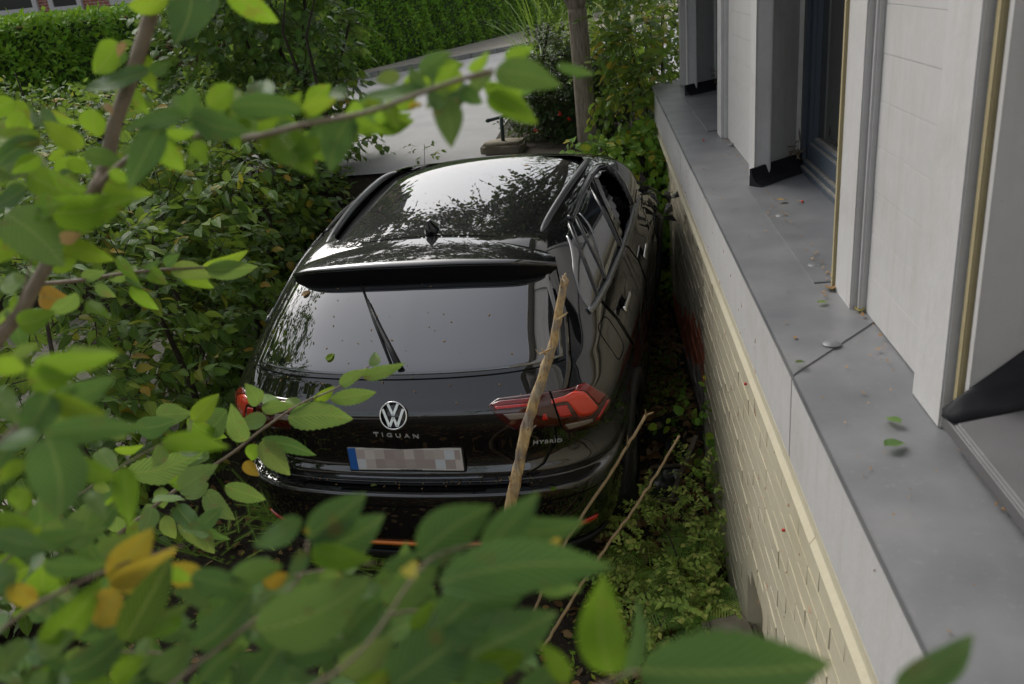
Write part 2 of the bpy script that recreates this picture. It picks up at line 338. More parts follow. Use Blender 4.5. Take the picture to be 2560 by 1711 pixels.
q.set(Base_Color=q.ramp(wn.outputs['Value'], [(0, (.36, .30, .28)), (.35, (.50, .44, .41)), (.75, (.60, .55, .52)), (1, (.58, .62, .66))]), Roughness=.5); M['plate'] = q.m
M['plate_rim'] = plain('plate_rim', (.62, .60, .57), .5)
M['mirror_wreck'] = two('broken_mirror_shell', (.01, .01, .01), (.12, .12, .12), 60, .2, .6, 60, .01)

# ------------------------------------------------------------------ foliage tools
def leaf_template(n=5, w=.5, fold=.16, droop=.18, serr=0.0, seed=0, prof=None, twist=0.0, bend=0.0):
    """leaf of unit length along +Y, normal +Z; returns verts, faces, uv"""
    r = np.random.default_rng(seed); v = []; uv = []
    for i in range(n + 1):
        t = i / n
        wd = w * .5 * (2.72 * t ** .62 * (1 - t) ** .92 if prof is None else prof(t)) if 0 < t < 1 else 0.0
        if serr and 0 < i < n: wd *= 1 + serr * (1 if i % 2 else -1)
        z = -droop * t * t + .03 * math.sin(3 * t + seed); tw = twist * (t - .5)
        y = t
        for sx in (-1, 0, 1):
            x = sx * wd; zz = z + abs(x) * fold + (.05 * math.sin(9 * t + seed) * abs(sx) * w) + x * tw
            v.append((x + bend * math.sin(math.pi * t), y - (.05 * abs(sx) * wd), zz)); uv.append((.5 + (sx * .5 * (wd / (w * .5 + 1e-6))), t))
    f = []
    for i in range(n):
        a = i * 3
        for k in (0, 1):
            f.append((a + k, a + k + 1, a + k + 4, a + k + 3))
    return np.array(v), f, np.array(uv)
def leaf_mesh(name, mat, **kw):
    v, f, uv = leaf_template(**kw)
    me = bpy.data.meshes.new(name); me.from_pydata(v.tolist(), [], f)
    lay = me.uv_layers.new(name='UVMap'); idx = np.array([i for a in f for i in a]); lay.data.foreach_set('uv', uv[idx].ravel())
    me.materials.append(mat); me.shade_smooth(); me.validate(); return me
def frames(P, Y, N):
    Y = Y / np.linalg.norm(Y, axis=1, keepdims=True); X = np.cross(Y, N); l = np.linalg.norm(X, axis=1, keepdims=True); l[l < 1e-6] = 1
    X /= l; Z = np.cross(X, Y); return np.stack([X, Y, Z], 2)
def leaf_cloud(name, mat, P, Y, N, size, tpls, parent=None, rnd=None):
    """merge many leaves into one mesh with uv and per-leaf random value"""
    n = len(P); B = frames(P, Y, N); k = len(tpls); which = rng.integers(0, k, n); V = []; F = []; U = []; Rn = []; off = 0
    rnd = rng.random(n) if rnd is None else rnd
    for t, (tv, tf, tuv) in enumerate(tpls):
        ids = np.where(which == t)[0]
        if not len(ids): continue
        W = np.einsum('nij,vj->nvi', B[ids], tv) * size[ids][:, None, None] + P[ids][:, None, :]
        m = len(tv); V.append(W.reshape(-1, 3)); tf = np.array(tf)
        F.append((tf[None] + (np.arange(len(ids)) * m)[:, None, None] + off).reshape(-1, tf.shape[1])); off += m * len(ids)
        U.append(np.tile(tuv[tf.ravel()], (len(ids), 1))); Rn.append(np.repeat(rnd[ids], m))
    V = np.vstack(V); F = np.vstack(F); U = np.vstack(U); Rn = np.concatenate(Rn)
    me = bpy.data.meshes.new(name); me.vertices.add(len(V)); me.vertices.foreach_set('co', V.ravel())
    me.loops.add(F.size); me.loops.foreach_set('vertex_index', F.ravel().astype(np.int32)); me.polygons.add(len(F))
    me.polygons.foreach_set('loop_start', (np.arange(len(F)) * F.shape[1]).astype(np.int32))
    me.update(calc_edges=True)
    lay = me.uv_layers.new(name='UVMap'); lay.data.foreach_set('uv', U.ravel())
    at = me.attributes.new('rnd', 'FLOAT', 'POINT'); at.data.foreach_set('value', Rn)
    me.materials.append(mat); me.shade_smooth()
    return link(bpy.data.objects.new(name, me), parent)
TPL = [leaf_template(4, .60, .2, .25, 0, s) for s in range(4)]
TPL_R = [leaf_template(4, .72, .12, .2, 0, s) for s in range(3)]
TPL_S = [leaf_template(2, .55, .2, .2, 0, s) for s in range(2)]
def nrm(a): a = np.asarray(a, float); return a / (np.linalg.norm(a) + 1e-9)
def sprays(bases, dirs, length, nleaf, lsize, up=(0, 0, 1), droop=.35, jit=.35):
    """flat alternate-leaved shoots; returns leaf arrays and the shoot polylines"""
    P = []; Y = []; N = []; Z = []; tw = []
    up = np.array(up, float)
    for b, d in zip(bases, dirs):
        L = length * rng.uniform(.6, 1.25); d = nrm(d); nn = nrm(up + rng.normal(0, jit, 3)); side = nrm(np.cross(d, nn)); k = max(3, int(nleaf * rng.uniform(.7, 1.2)))
        line = []
        for i in range(k + 1):
            t = i / k; p = b + d * L * t + np.array([0, 0, -droop * L * t * t]); line.append(p)
            if i == 0: continue
            sg = 1 if i % 2 else -1
            if i == k: yy = d + np.array([0, 0, -droop])
            else: yy = d * .65 + side * sg * .8 + np.array([0, 0, -.25])
            P.append(p); Y.append(nrm(yy + rng.normal(0, .18, 3))); N.append(nrm(nn + rng.normal(0, .28, 3))); Z.append(lsize * rng.uniform(.6, 1.2) * (1 - .25 * t))
        tw.append(line[::2] if len(line) > 4 else line)
    return np.array(P), np.array(Y), np.array(N), np.array(Z), tw
LEAFMESH = {}
def leaf_parts(parent, mat, P, Y, N, size, kind='oval', name='leaf'):
    """leaves as objects of their own, sharing a few meshes"""
    B = frames(P, Y, N)
    for i in range(len(P)):
        k = (mat.name, kind, i % 3)
        if k not in LEAFMESH:
            LEAFMESH[k] = leaf_mesh('leaf', mat, n=6, w=.72 if kind == 'round' else .52, fold=.18, droop=.22, serr=.04, seed=i % 3)
        o = bpy.data.objects.new(name, LEAFMESH[k]); s = float(size[i])
        m = Matrix.Identity(4)
        for a in range(3):
            for c in range(3): m[a][c] = B[i][a][c] * s
            m[a][3] = P[i][a]
        link(o, parent)
        o.matrix_basis = (Matrix.Translation(parent.location).inverted() @ m) if parent is not None else m
def split_parts(parent, mat, data, n, tpls, kind='oval', fname='foliage'):
    """the n leaves that show largest from here as parts, the rest as one mass"""
    P, Y, N, Z, tw = data
    d = np.linalg.norm(P - O0, axis=1); q = (P - O0) @ RC.T; u = FPX * q[:, 0] / q[:, 2] + CX; v = FPX * q[:, 1] / q[:, 2] + CY
    inside = (q[:, 2] > .2) & (u > 0) & (u < 2560) & (v > 0) & (v < 1711)
    facing = np.abs(np.einsum('ij,ij->i', N, (O0 - P) / d[:, None]))
    sc = np.where(inside, Z / d * facing, -1); order = np.argsort(-sc); top = order[:n]; top = top[sc[top] > 0]; rest = np.setdiff1d(np.arange(len(P)), top)
    if len(top): leaf_parts(parent, mat, P[top], Y[top], N[top], Z[top], kind)
    off = np.array(parent.location)
    if not len(rest): return None
    o = leaf_cloud(fname, mat, P[rest] - off, Y[rest], N[rest], Z[rest], tpls, parent); o['kind'] = 'stuff'
    return o
def twig_mesh(name, lines, r0, r1, mat, parent, n=4):
    mb = MB(); off = np.array(parent.location) if parent is not None else np.zeros(3)
    for l in lines:
        l = [np.array(p) - off for p in l]; mb.tube(l, list(np.linspace(r0, r1, len(l))), n, cap=False)
    o = mb.build(name, mat, parent, smooth=True, fix=False); o['kind'] = 'stuff'; return o

# ------------------------------------------------------------------ ground, street
def tz(x, y):
    x = np.asarray(x, float); y = np.asarray(y, float)
    yard = .04 * np.sin(3.1 * x + 1.3 * y) + .03 * np.sin(5.3 * y - 2.2 * x) + .12 * smooth01((-x - 2.4) / 1.2)
    street = smooth01((y - 7.55) / .45)
    z = yard * (1 - street) + 1.196 * street
    far = smooth01((-x - 6) / 1.5)
    return z * (1 - far) + 1.196 * far
gx = np.r_[-220, -120, -60, -30, -16, np.arange(-10, 3.01, .16), 6, 14, 40, 120, 220]; gy = np.r_[-120, -50, -20, -8, -4, np.arange(-2, 12.01, .16), 15, 20, 30, 45, 70, 120, 250]
GX, GY = np.meshgrid(gx, gy, indexing='ij'); GZ = tz(GX, GY)
mb = MB(); mb.grid([[(GX[i, j], GY[i, j], GZ[i, j]) for j in range(len(gy))] for i in range(len(gx))])
tag(mb.build('ground', M['soil'], None, True), 'dark garden soil around the crashed car', kind='structure')
def sheet(name, pts, z, mat, label):
    mb = MB(); mb.add([(x, y, z) for x, y in pts], [tuple(range(len(pts)))]); o = mb.build(name, mat); tag(o, label, kind='structure'); return o
K1, K2 = np.array([-4.44, 18.15]), np.array([-1.84, 22.5]); kd = (K2 - K1) / np.linalg.norm(K2 - K1)
kA, kB = K1 - kd * 10.5, K2 + kd * 60
B1, B2 = np.array([-4.79, 19.28]), np.array([-2.19, 28.87]); bd = (B2 - B1) / np.linalg.norm(B2 - B1)
hA, hB = B1 - bd * 14.5, B2 + bd * 12
sheet('road', [(-40, 8.02), (-1.15, 8.02), (-1.15, 12.5), (40, 12.5), tuple(kB + [25, 0]), tuple(kB), tuple(kA), (-40, kA[1] + .1)], 1.201, M['asphalt'], 'pale grey asphalt street beyond the garden')
sheet('pavement', [tuple(kA + [.0, .16]), tuple(kB + [0, .16]), tuple(hB), tuple(B1 + [.05, -.1]), (-9, 11.6)], 1.292, M['pavement'], 'sandy pavement along the far hedge')
sheet('path', [(-5.9, -3), (-3.0, -3), (-2.9, 3), (-3.0, 7.4), (-5.9, 7.4)], .165, M['gravel'], 'pale gravel path behind the hornbeam hedge')
mb = MB()
nn = np.array([-kd[1], kd[0]])
kk = []
for i in range(34):
    a = kA + kd * (i * 1.0 + 2.5); b = a + kd * .985
    m_ = MB(); pr = [a, b, b + nn * .14, a + nn * .14]
    m_.add([(p[0], p[1], 1.19) for p in pr] + [(p[0], p[1], 1.30) for p in pr], [(0, 1, 2, 3), (4, 7, 6, 5), (0, 4, 5, 1), (1, 5, 6, 2), (2, 6, 7, 3), (3, 7, 4, 0)])
    kk.append(m_)
kerb = empty('kerb', (0, 0, 0)); kerb['kind'] = 'structure'; kerb['label'] = 'grey kerb stones between street and pavement'
for m_ in kk: m_.build('kerb_stone', M['kerb'], kerb, bevel=.012)

# ------------------------------------------------------------------ the house on the right
house = empty('house', (.5, 4, 0), 'white villa wall with painted cream brick plinth and grey sheet ledge', 'house')
HO = np.array([.5, 4, 0])
def hb(name, mat, lo, hi, parent=house, bevel=0.0, smooth=False):
    """box given in world coordinates as a part of the house"""
    off = HO if parent is house or parent.parent is house else 0
    m_ = MB(); m_.box(np.array(lo) - HO, np.array(hi) - HO); return m_.build(name, mat, parent, smooth, bevel=bevel)
YF = 8.0                        # street corner of the house
STEP = 4.55                     # where the fresh coat of the plinth ends
m_ = MB()
for lo, hi in (((.492, -6, -.3), (1.4, 2.55, 1.37)), ((.492, 3.0, -.3), (1.4, 4.54, 1.37)), ((.493, 2.55, .62), (1.4, 3.0, 1.369)), ((.70, 2.55, -.3), (1.4, 3.0, .62))): m_.box(np.array(lo) - HO, np.array(hi) - HO)
plinth = m_.build('plinth_wall', M['cream'], house)
plinth2 = hb('worn_plinth_wall', M['plinth_far'], (.54, STEP, -.3), (1.4, YF, 1.37)); plinth2['label'] = 'worn stretch of plinth with bare red brick and grey render'
bmesh_cache = {}
def brick_mesh(mat, L, Hh, D, k):
    key = (mat.name, round(L, 3), k)
    if key not in bmesh_cache:
        r = np.random.default_rng(k * 13 + int(L * 1000)); m_ = MB(); m_.box((-D, -L / 2, -Hh / 2), (.01, L / 2, Hh / 2)); m_.v = [tuple(np.array(a) + r.normal(0, .0009, 3)) for a in m_.v]
        bmesh_cache[key] = m_.mesh('brick', mat, bevel=.003)
    return bmesh_cache[key]
BH = .0765
NIY0, NIY1, NIZ = 2.55, 3.0, .66        # small opening low in the wall
for c in range(18):
    y = 1.15 + (.125 if c % 2 else 0); z = .035 + BH * c
    while y < STEP - .03:
        L = min(.2492, STEP - y)
        if L > .04 and not (NIY0 - .05 < y + L / 2 < NIY1 + .05 and z < NIZ - .18 * abs(y + L / 2 - 2.775) / .22):
            o = bpy.data.objects.new('brick', brick_mesh(M['cream'], L, BH - .0045, .0022, random.randrange(5))); link(o, plinth)
            o.location = np.array([0.492 + random.uniform(-.0006, .0006), y + L / 2, z]) - HO
        y += .25
for c in range(18):
    y = STEP + .004 + (.125 if c % 2 else 0); z = .035 + BH * c
    if c % 2:
        o = bpy.data.objects.new('brick', brick_mesh(M['plinth_far'], .117, BH - .009, .008, 2)); link(o, plinth2); o.location = np.array([.54, STEP + .062, z]) - HO
    while y < YF - .03:
        L = min(.238, YF - y)
        if L > .04:
            o = bpy.data.objects.new('brick', brick_mesh(M['plinth_far'], L, BH - .009, .008, random.randrange(5))); link(o, plinth2)
            o.location = np.array([.54 + random.uniform(-.004, .003), y + L / 2, z]) - HO; o.rotation_euler = (0, random.uniform(-.02, .02), random.uniform(-.012, .012))
        y += .25
# low opening: recess lined in beige, with a stone in front
for sg, ye in ((1, NIY0), (-1, NIY1)):
    m_ = MB(); m_.extrude([(ye, .44), (ye, .63), (ye + sg * .23, .63), (ye + sg * .20, .60), (ye + sg * .12, .55), (ye + sg * .05, .48)], 0, .489, .62); m_.v = [tuple(np.array(a) - HO) for a in m_.v]; m_.build('arch_haunch', M['cream'], house)
hb('niche_back', M['cream'], (.60, NIY0 + .004, -.2), (.64, NIY1 - .004, .64))
# top mouldings of the plinth
prof = [(.535, 1.355), (.468, 1.355), (.462, 1.375), (.475, 1.395), (.478, 1.43), (.462, 1.45), (.452, 1.478), (.452, 1.492), (.535, 1.492)]
for a, b in ((-6, 1.9), (1.903, 4.62), (4.623, YF + .04)):
    m_ = MB(); m_.extrude(prof, 1, a, b); m_.v = [tuple(np.array(p) - HO) for p in m_.v]; m_.build('moulding', M['cream'], house)
for a, b in ((-6, 2.12), (2.124, 5.4), (5.404, YF + .06)):
    hb('fascia_board', M['white_board'], (.452, a, 1.494), (.54, b, 1.772), bevel=.004)
# sheet metal ledge with drip edge
for i, (a, b) in enumerate(((-6, 2.03), (2.025, 4.60), (4.595, YF + .06))):
    dz = .004 * (i % 2); k_ = .33
    m_ = MB(); m_.add([(.436, a, 1.762 + dz), (.436, a, 1.786 + dz), (.74, a + k_, 1.795 + dz), (.74, a + k_, 1.775 + dz), (.436, b, 1.762 + dz), (.436, b, 1.786 + dz), (.74, b + k_, 1.795 + dz), (.74, b + k_, 1.775 + dz)],
          [(0, 1, 2, 3), (7, 6, 5, 4), (0, 4, 5, 1), (1, 5, 6, 2), (3, 2, 6, 7), (0, 3, 7, 4)])
    m_.v = [tuple(np.array(p) - HO) for p in m_.v]; m_.build('ledge_sheet', M['zinc'], house, bevel=.002)
nail = MB(); ang = np.linspace(0, 2 * math.pi, 13)[:-1]
nail.v = [(0, 0, .006)] + [(.018 * math.cos(t), .018 * math.sin(t), .004) for t in ang] + [(.024 * math.cos(t), .024 * math.sin(t), 0) for t in ang]
nail.f = [(0, i + 1, (i + 1) % 12 + 1) for i in range(12)] + [(i + 1, i + 13, (i + 1) % 12 + 13, (i + 1) % 12 + 1) for i in range(12)]
nm = nail.mesh('nail_cap', M['zinc'], True)
for q in ((1762, 328), (1680, 290), (1610, 242), (1790, 498), (1866, 612), (1906, 790), (1577, 215)):
    p = at_z(*q, 1.794)
    o = bpy.data.objects.new('nail_cap', nm); link(o, house); o.location = np.array([min(max(p[0], .48), .7), p[1], 1.789 + (p[0] - .436) * .03 + (.004 if 2.165 < p[1] < 4.95 else 0)]) - HO
ZL = 1.798
TOP = 7.2
def pier(y0, y1, bn):
    """painted brick pier between two windows: backing wall, courses of big painted bricks, edge pilasters"""
    hb('wall', M['white'], (.726, y0 + .012, 1.70), (.7445, y1 - .012, TOP)); hb('wall_core', M['white'], (.745, y0 + .28, 1.70), (1.6, y1 - .014, TOP))
    a, b = y0 + .20, y1 - .20
    z = ZL
    k = 0
    while z < 3.3:
        y = a - random.uniform(0, .9)
        while y < b - .01:
            ya, yb = max(y, a), min(y + 2.1, b)
            if yb - ya > .02: hb('painted_brick', M['white'], (.7085 + random.uniform(-.0004, .0004), ya + .0001, z + .0002), (.73, yb - .0001, z + .1162), bevel=.0009)
            y += 2.1
        z += .1165; k += 1
    hb('wall_face', M['white'], (.709, a, 3.31), (.73, b, TOP))
    for s, ya, yb in ((1, y0, y0 + .17), (-1, y1 - .17, y1)):
        hb('pilaster', M['white_board'], (.672, ya, ZL - .006), (.74, yb, TOP - .1), bevel=.004)
        e = (yb, yb + .028) if s > 0 else (ya - .028, ya)
        hb('pilaster_bead', M['white_board'], (.690, e[0] + .002, ZL - .006), (.735, e[1] - .002, TOP - .1), bevel=.006)
WIN = [(2.66, 4.07), (5.50, 7.22)]
pier(1.72, 2.60, 3); pier(4.07, 5.42, 3); pier(7.22, YF, 2)
pier(-3.2, .0, 3)
hb('wall', M['white'], (.70, -6, 1.79), (1.6, -3.2, TOP)); 
hb('wall', M['white'], (1.3, -6, 1.7), (1.7, YF - .02, TOP))
hb('eaves', M['white_dirty'], (.35, -6.2, TOP), (1.8, YF + .2, TOP + .2))
# sealing strips at the near jambs
hb('jamb_edge', M['white'], (.676, 2.645, ZL - .004), (.80, 2.665, 4.2), bevel=.002)
hb('sealing_strip', M['foam'], (.668, 2.617, ZL - .003), (.78, 2.637, 4.2), bevel=.003)
hb('sealing_strip', M['foam'], (.690, 1.688, ZL - .003), (.78, 1.710, 4.2), bevel=.003)
hb('reveal', M['white'], (.700, 1.662, 1.80), (1.3, 1.68, 4.2))
hb('reveal_back', M['white_dirty'], (1.1, -.2, 1.80), (1.3, 1.66, 4.2))
for wi, (y0, y1) in enumerate(WIN):
    # reveal on the far side, niche floor, black upstand
    SP = .25
    m_ = MB(); m_.extrude([(.741, y1 + .03), (.90, y1 + SP - .01), (1.3, y1 + SP - .01), (1.3, y1 + SP + .1), (.80, y1 + SP + .1), (.741, y1 + .2)], 2, ZL - .01, 4.2); m_.v = [tuple(np.array(p) - HO) for p in m_.v]; m_.build('reveal', M['white_dirty'], house)
    m_ = MB(); m_.extrude([(.668, y1 - .006), (.668, y1 - .001), (.745, y1 + .06), (.75, y1 + .04)], 2, ZL - .005, 4.2); m_.v = [tuple(np.array(p) - HO) for p in m_.v]; m_.build('reveal_edge', M['white_dirty'], house)
    hb('reveal', M['white_dirty'], (.742, y0 - .02, ZL - .01), (1.3, y0 - .002, 4.2))
    hb('lintel', M['white'], (.71, y0 - .04, 4.2), (1.4, y1 + SP, TOP))
    m_ = MB(); m_.extrude([(.625, y0 + .004), (.96, y0 + .004), (.96, y1 + SP), (.74, y1 + .03), (.66, y1 - .03), (.625, y1 - .06)], 2, 1.75, ZL + .003); m_.v = [tuple(np.array(p) - HO) for p in m_.v]; m_.build('niche_sheet', M['zinc'], house)
    # curved black upstand following the splayed reveal
    m_ = MB(); A0, A1 = np.array([.640, y1 - .075]), np.array([.925, y1 + SP - .04]); ud = (A1 - A0) / np.linalg.norm(A1 - A0); un = np.array([ud[1], -ud[0]])
    for t in np.linspace(0, 1, 6):
        b_ = A0 * (1 - t) + A1 * t
        for o_, z_ in ((.062, .006), (.050, .010), (.030, .022), (.014, .042), (.004, .080), (-.004, .080), (-.004, -.002)):
            q_ = b_ + un * o_ * (1 - .0 * t); m_.v.append(tuple(np.array([q_[0], q_[1], ZL + z_]) - HO))
    m_.f = [(i * 7 + k, i * 7 + (k + 1) % 7, i * 7 + 7 + (k + 1) % 7, i * 7 + 7 + k) for i in range(5) for k in range(7)] + [tuple(range(7)), tuple(range(41, 34, -1))]
    m_.build('upstand', M['flange'], house)
    y1 = y1 + SP
    win = MB(); win.box((.92, y0, ZL), (.99, y0 + .06, 4.18)); win.box((.92, y1 - .062, ZL), (.99, y1 - .006, 4.18)); win.box((.921, y0 + .06, ZL + .004), (.988, y1 - .062, ZL + .055)); win.box((.905, y0 + .002, ZL + .002), (.935, y1 - .008, ZL + .03)); win.box((.92, y0 + .06, 4.12), (.99, y1 - .062, 4.18))
    win.v = [tuple(np.array(p) - HO) for p in win.v]; wf = win.build('window', M['frame'], house, bevel=.003)
    s_ = MB()
    ya, yb = y0 + .064, y1 - .066; ym = (ya + yb) / 2
    for a, b in ((ya, ym - .003), (ym + .003, yb)):
        s_ = MB(); s_.box((.935, a, ZL + .058), (.985, a + .06, 4.1)); s_.box((.935, b - .06, ZL + .058), (.985, b, 4.1)); s_.box((.936, a + .06, ZL + .058), (.984, b - .06, ZL + .14)); s_.box((.936, a + .06, 4.03), (.984, b - .06, 4.1))
        s_.box((.948, a + .06, ZL + .14), (.984, a + .085, 4.03)); s_.box((.948, b - .085, ZL + .14), (.984, b - .06, 4.03)); s_.box((.946, a + .085, ZL + .14), (.983, b - .085, ZL + .165))
        s_.v = [tuple(np.array(p) - HO) for p in s_.v]; s_.build('sash', M['frame'], wf, bevel=.004)
        hb('pane', M['pane'], (.968, a + .087, ZL + .167), (.974, b - .087, 4.028), wf)
# sill of the nearest window
hb('sill_board', M['white_dirty'], (.678, -.3, ZL), (.78, 1.63, 1.836), bevel=.004)
m_ = MB(); SI = [(.655, 1.832), (.652, 1.838), (.652, 1.864), (.660, 1.870), (.95, 1.925), (.95, 1.88)]
m_.extrude(SI, 1, -.4, 1.655); m_.v = [tuple(np.array(p) - HO) for p in m_.v]; m_.build('window_sill', M['sill'], house, bevel=.003)
m_ = MB(); XS = np.linspace(.652, .98, 12)
for X in XS:
    z = 1.868 + (X - .66) * .19; hgt = .006 + .125 * min(1.0, max(0.0, (X - .65) / .19))
    m_.v += [tuple(np.array(p) - HO) for p in ((X, 1.60, z + .003), (X, 1.632, z + .010), (X, 1.648, z + min(hgt, .03) + .004), (X, 1.655, z + hgt), (X, 1.6605, z + hgt), (X, 1.6605, z - .012))]
m_.f = [(i * 6 + k, i * 6 + (k + 1) % 6, i * 6 + 6 + (k + 1) % 6, i * 6 + 6 + k) for i in range(11) for k in range(6)] + [tuple(range(6)), tuple(range(71, 65, -1))]
m_.build('sill_upstand', M['flange'], house, True)
# cobwebby dirt in the far corner of the window niches
for y1, s in ((4.30, 1), (7.45, .8)):
    m_ = MB()
    for i in range(26):
        a = np.array([.90 - random.random() ** 2 * .10, y1 - .05 - random.random() * .015, ZL + .03 + random.random() ** 2 * .14]); d = np.array([random.gauss(0, 1), random.gauss(0, .4), random.gauss(0, 1)]) * .02 * s
        m_.tube([a - d, a + d * .2 + [0, 0, .004], a + d], [.001, .004 * s, .001], 4)
    m_.v = [tuple(np.array(p) - HO) for p in m_.v]; m_.build('corner_dirt', M['cobweb'], house)

# stone lying at the foot of the niche
def rock(name, loc, dims, mat, label, cat, seed=0, rz=0):
    m_ = MB(); m_.box((-dims[0] / 2, -dims[1] / 2, 0), (dims[0] / 2, dims[1] / 2, dims[2])); me = m_.mesh(name, mat)
    bm = bmesh.new(); bm.from_mesh(me); bmesh.ops.bevel(bm, geom=bm.edges[:], offset=.025, segments=2, affect='EDGES'); bmesh.ops.subdivide_edges(bm, edges=bm.edges[:], cuts=2, use_grid_fill=True)
    r = np.random.default_rng(seed)
    for v in bm.verts: v.co += Vector(r.normal(0, .006, 3))
    bm.to_mesh(me); bm.free(); me.shade_smooth(); o = link(bpy.data.objects.new(name, me)); o.location = loc; o.rotation_euler = (0, 0, rz); return tag(o, label, cat)
rock('stone_block', (.43, 2.93, .0), (.2, .26, .2), M['stone'], 'beige stone block lying at the foot of the cream plinth', 'stone', 3, .2)

# ------------------------------------------------------------------ the crashed car
CA = np.array([[0.9945457572040646, 0.10270237026791505, -0.018192305207036796], [-0.10336409527939854, 0.9938302937454183, -0.04021456254849942], [0.013949933134797463, 0.04187565372919962, 0.9990254396111677]])
CT = np.array([-0.92022576, 3.28989455, 0.00625726])
car = empty('car', tuple(CT), 'black car crashed nose first between hedge and white house, seen from behind', 'car')
cm = Matrix.Identity(4)
for i in range(3):
    for j in range(3): cm[i][j] = CA[i][j]
    cm[i][3] = CT[i]
car.matrix_basis = cm
ROWS = [  # z, half width, rear y, front y
    (.20, .80, .22, 4.36), (.27, .85, .10, 4.42), (.36, .885, .035, 4.47), (.46, .905, .0, 4.50), (.56, .913, -.022, 4.51), (.64, .917, -.034, 4.50), (.695, .919, -.038, 4.49), (.716, .919, -.028, 4.48),
    (.728, .919, .035, 4.47), (.742, .919, .040, 4.46), (.775, .917, .026, 4.45), (.81, .914, .045, 4.43), (.86, .911, .048, 4.40), (.92, .914, .030, 4.33), (.97, .921, .012, 4.22), (1.02, .924, -.004, 3.98), (1.06, .921, -.008, 3.72),
    (1.095, .913, -.004, 3.52), (1.118, .905, .010, 3.44), (1.15, .892, .042, 3.36), (1.19, .873, .078, 3.27), (1.23, .855, .115, 3.19), (1.30, .820, .215, 3.06), (1.38, .780, .335, 2.93), (1.45, .740, .445, 2.81), (1.51, .697, .545, 2.71), (1.555, .648, .625, 2.61), (1.59, .583, .70, 2.48), (1.605, .535, .76, 2.38)]
RFR = [(0, 0), (.22, .004), (.435, .018), (.62, .045), (.78, .10), (.90, .185), (.964, .31), (.99, .50), (1.0, .85)]
FFR = [(1.0, 1.3), (1.0, .9), (.985, .55), (.90, .25), (.66, .10), (.33, .025), (0, 0)]
FFU = [(1.0, 1.0), (.995, .6), (.975, .3), (.93, .14), (.70, .05), (.35, .012), (0, 0)]
def bspl(P, n):
    P = np.array(P, float); P = np.vstack([2 * P[0] - P[1], P, 2 * P[-1] - P[-2]]); m = len(P) - 3; u = np.linspace(0, m, n); i = np.minimum(u.astype(int), m - 1); t = (u - i)[:, None]
    a, b, c, d = P[i], P[i + 1], P[i + 2], P[i + 3]
    return ((1 - t) ** 3 * a + (3 * t ** 3 - 6 * t ** 2 + 4) * b + (-3 * t ** 3 + 3 * t ** 2 + 3 * t + 1) * c + t ** 3 * d) / 6
NO, NR = 150, 150
outl = []
for z, hw, yr, yf in ROWS:
    k = min(1, (yf - yr) / 2.9); up = smooth01((z - 1.0) / .2)
    pts = [(f * hw, yr + o * k) for f, o in RFR]
    mid = (yr + .85 * k + yf - 1.3 * k) / 2; pts.append((hw, mid))
    for (f1, o1), (f2, o2) in zip(FFR, FFU):
        f, o = f1 * (1 - up) + f2 * up, o1 * (1 - up) + o2 * up; pts.append((f * hw, yf - o * k))
    k2 = float(smooth01((z - 1.12) / .35)); pts = [(x * (1 + .13 * k2 * float(smooth01((y - .7) / 1.3)) + .05 * (1 - .6 * k2) * float(smooth01((y - .35) / 1.0))), y) for x, y in pts]
    c = bspl(pts, NO); outl.append(np.c_[c, np.full(NO, z)])
outl = np.array(outl)
rows = np.array([catmull(outl[:, j], NR) for j in range(NO)])            # [outline][height]
for _ in range(2):                                                         # ease the height direction a little
    rows[:, 1:-1] = .25 * rows[:, :-2] + .5 * rows[:, 1:-1] + .25 * rows[:, 2:]
half = rows[:, :, :]
full = np.concatenate([half, (half * [-1, 1, 1])[::-1][1:]], 0)
nb, nz_ = full.shape[0], full.shape[1]
bv = full.reshape(-1, 3); bf = [(i * nz_ + j, (i + 1) * nz_ + j, (i + 1) * nz_ + j + 1, i * nz_ + j + 1) for i in range(nb - 1) for j in range(nz_ - 1)]
bvh = BVHTree.FromPolygons([Vector(v) for v in bv], bf)
def cast(o, d):
    p, n, i, t = bvh.ray_cast(Vector(o), Vector(d).normalized())
    if p is None: return None, None
    n = np.array(n); p = np.array(p)
    if n @ np.array(d) > 0: n = -n
    return p, n
CO = CA.T @ (O0 - CT)
def onb(px, py):
    """point and normal on the car body along a sight line of the photograph"""
    d = CA.T @ ray(px, py); p, n = cast(CO, d)
    if p is None:
        best = None
        for t in np.linspace(2.5, 9, 240):
            q, nn_, i, dist = bvh.find_nearest(Vector(CO + d * t))
            if best is None or dist < best[2]: best = (np.array(q), np.array(nn_), dist)
        p, n = best[0], best[1]
        if n @ d > 0: n = -n
    return p, n
def z1(x, y): return ((600 + x * .4689) / S, (350 + y * .4689) / S)
def z2(x, y): return ((550 + x * .5115) / S, (850 + y * .5115) / S)
def z3(x, y): return ((1200 + x * .4145) / S, (350 + y * .4145) / S)
def z4(x, y): return ((1180 + x * .1705) / S, (930 + y * .1705) / S)
def onb_line(pts, n):
    r = [onb(*p) for p in resample(pts, n)]; P = np.array([a for a, b in r]); N = np.array([b for a, b in r]); return P, N
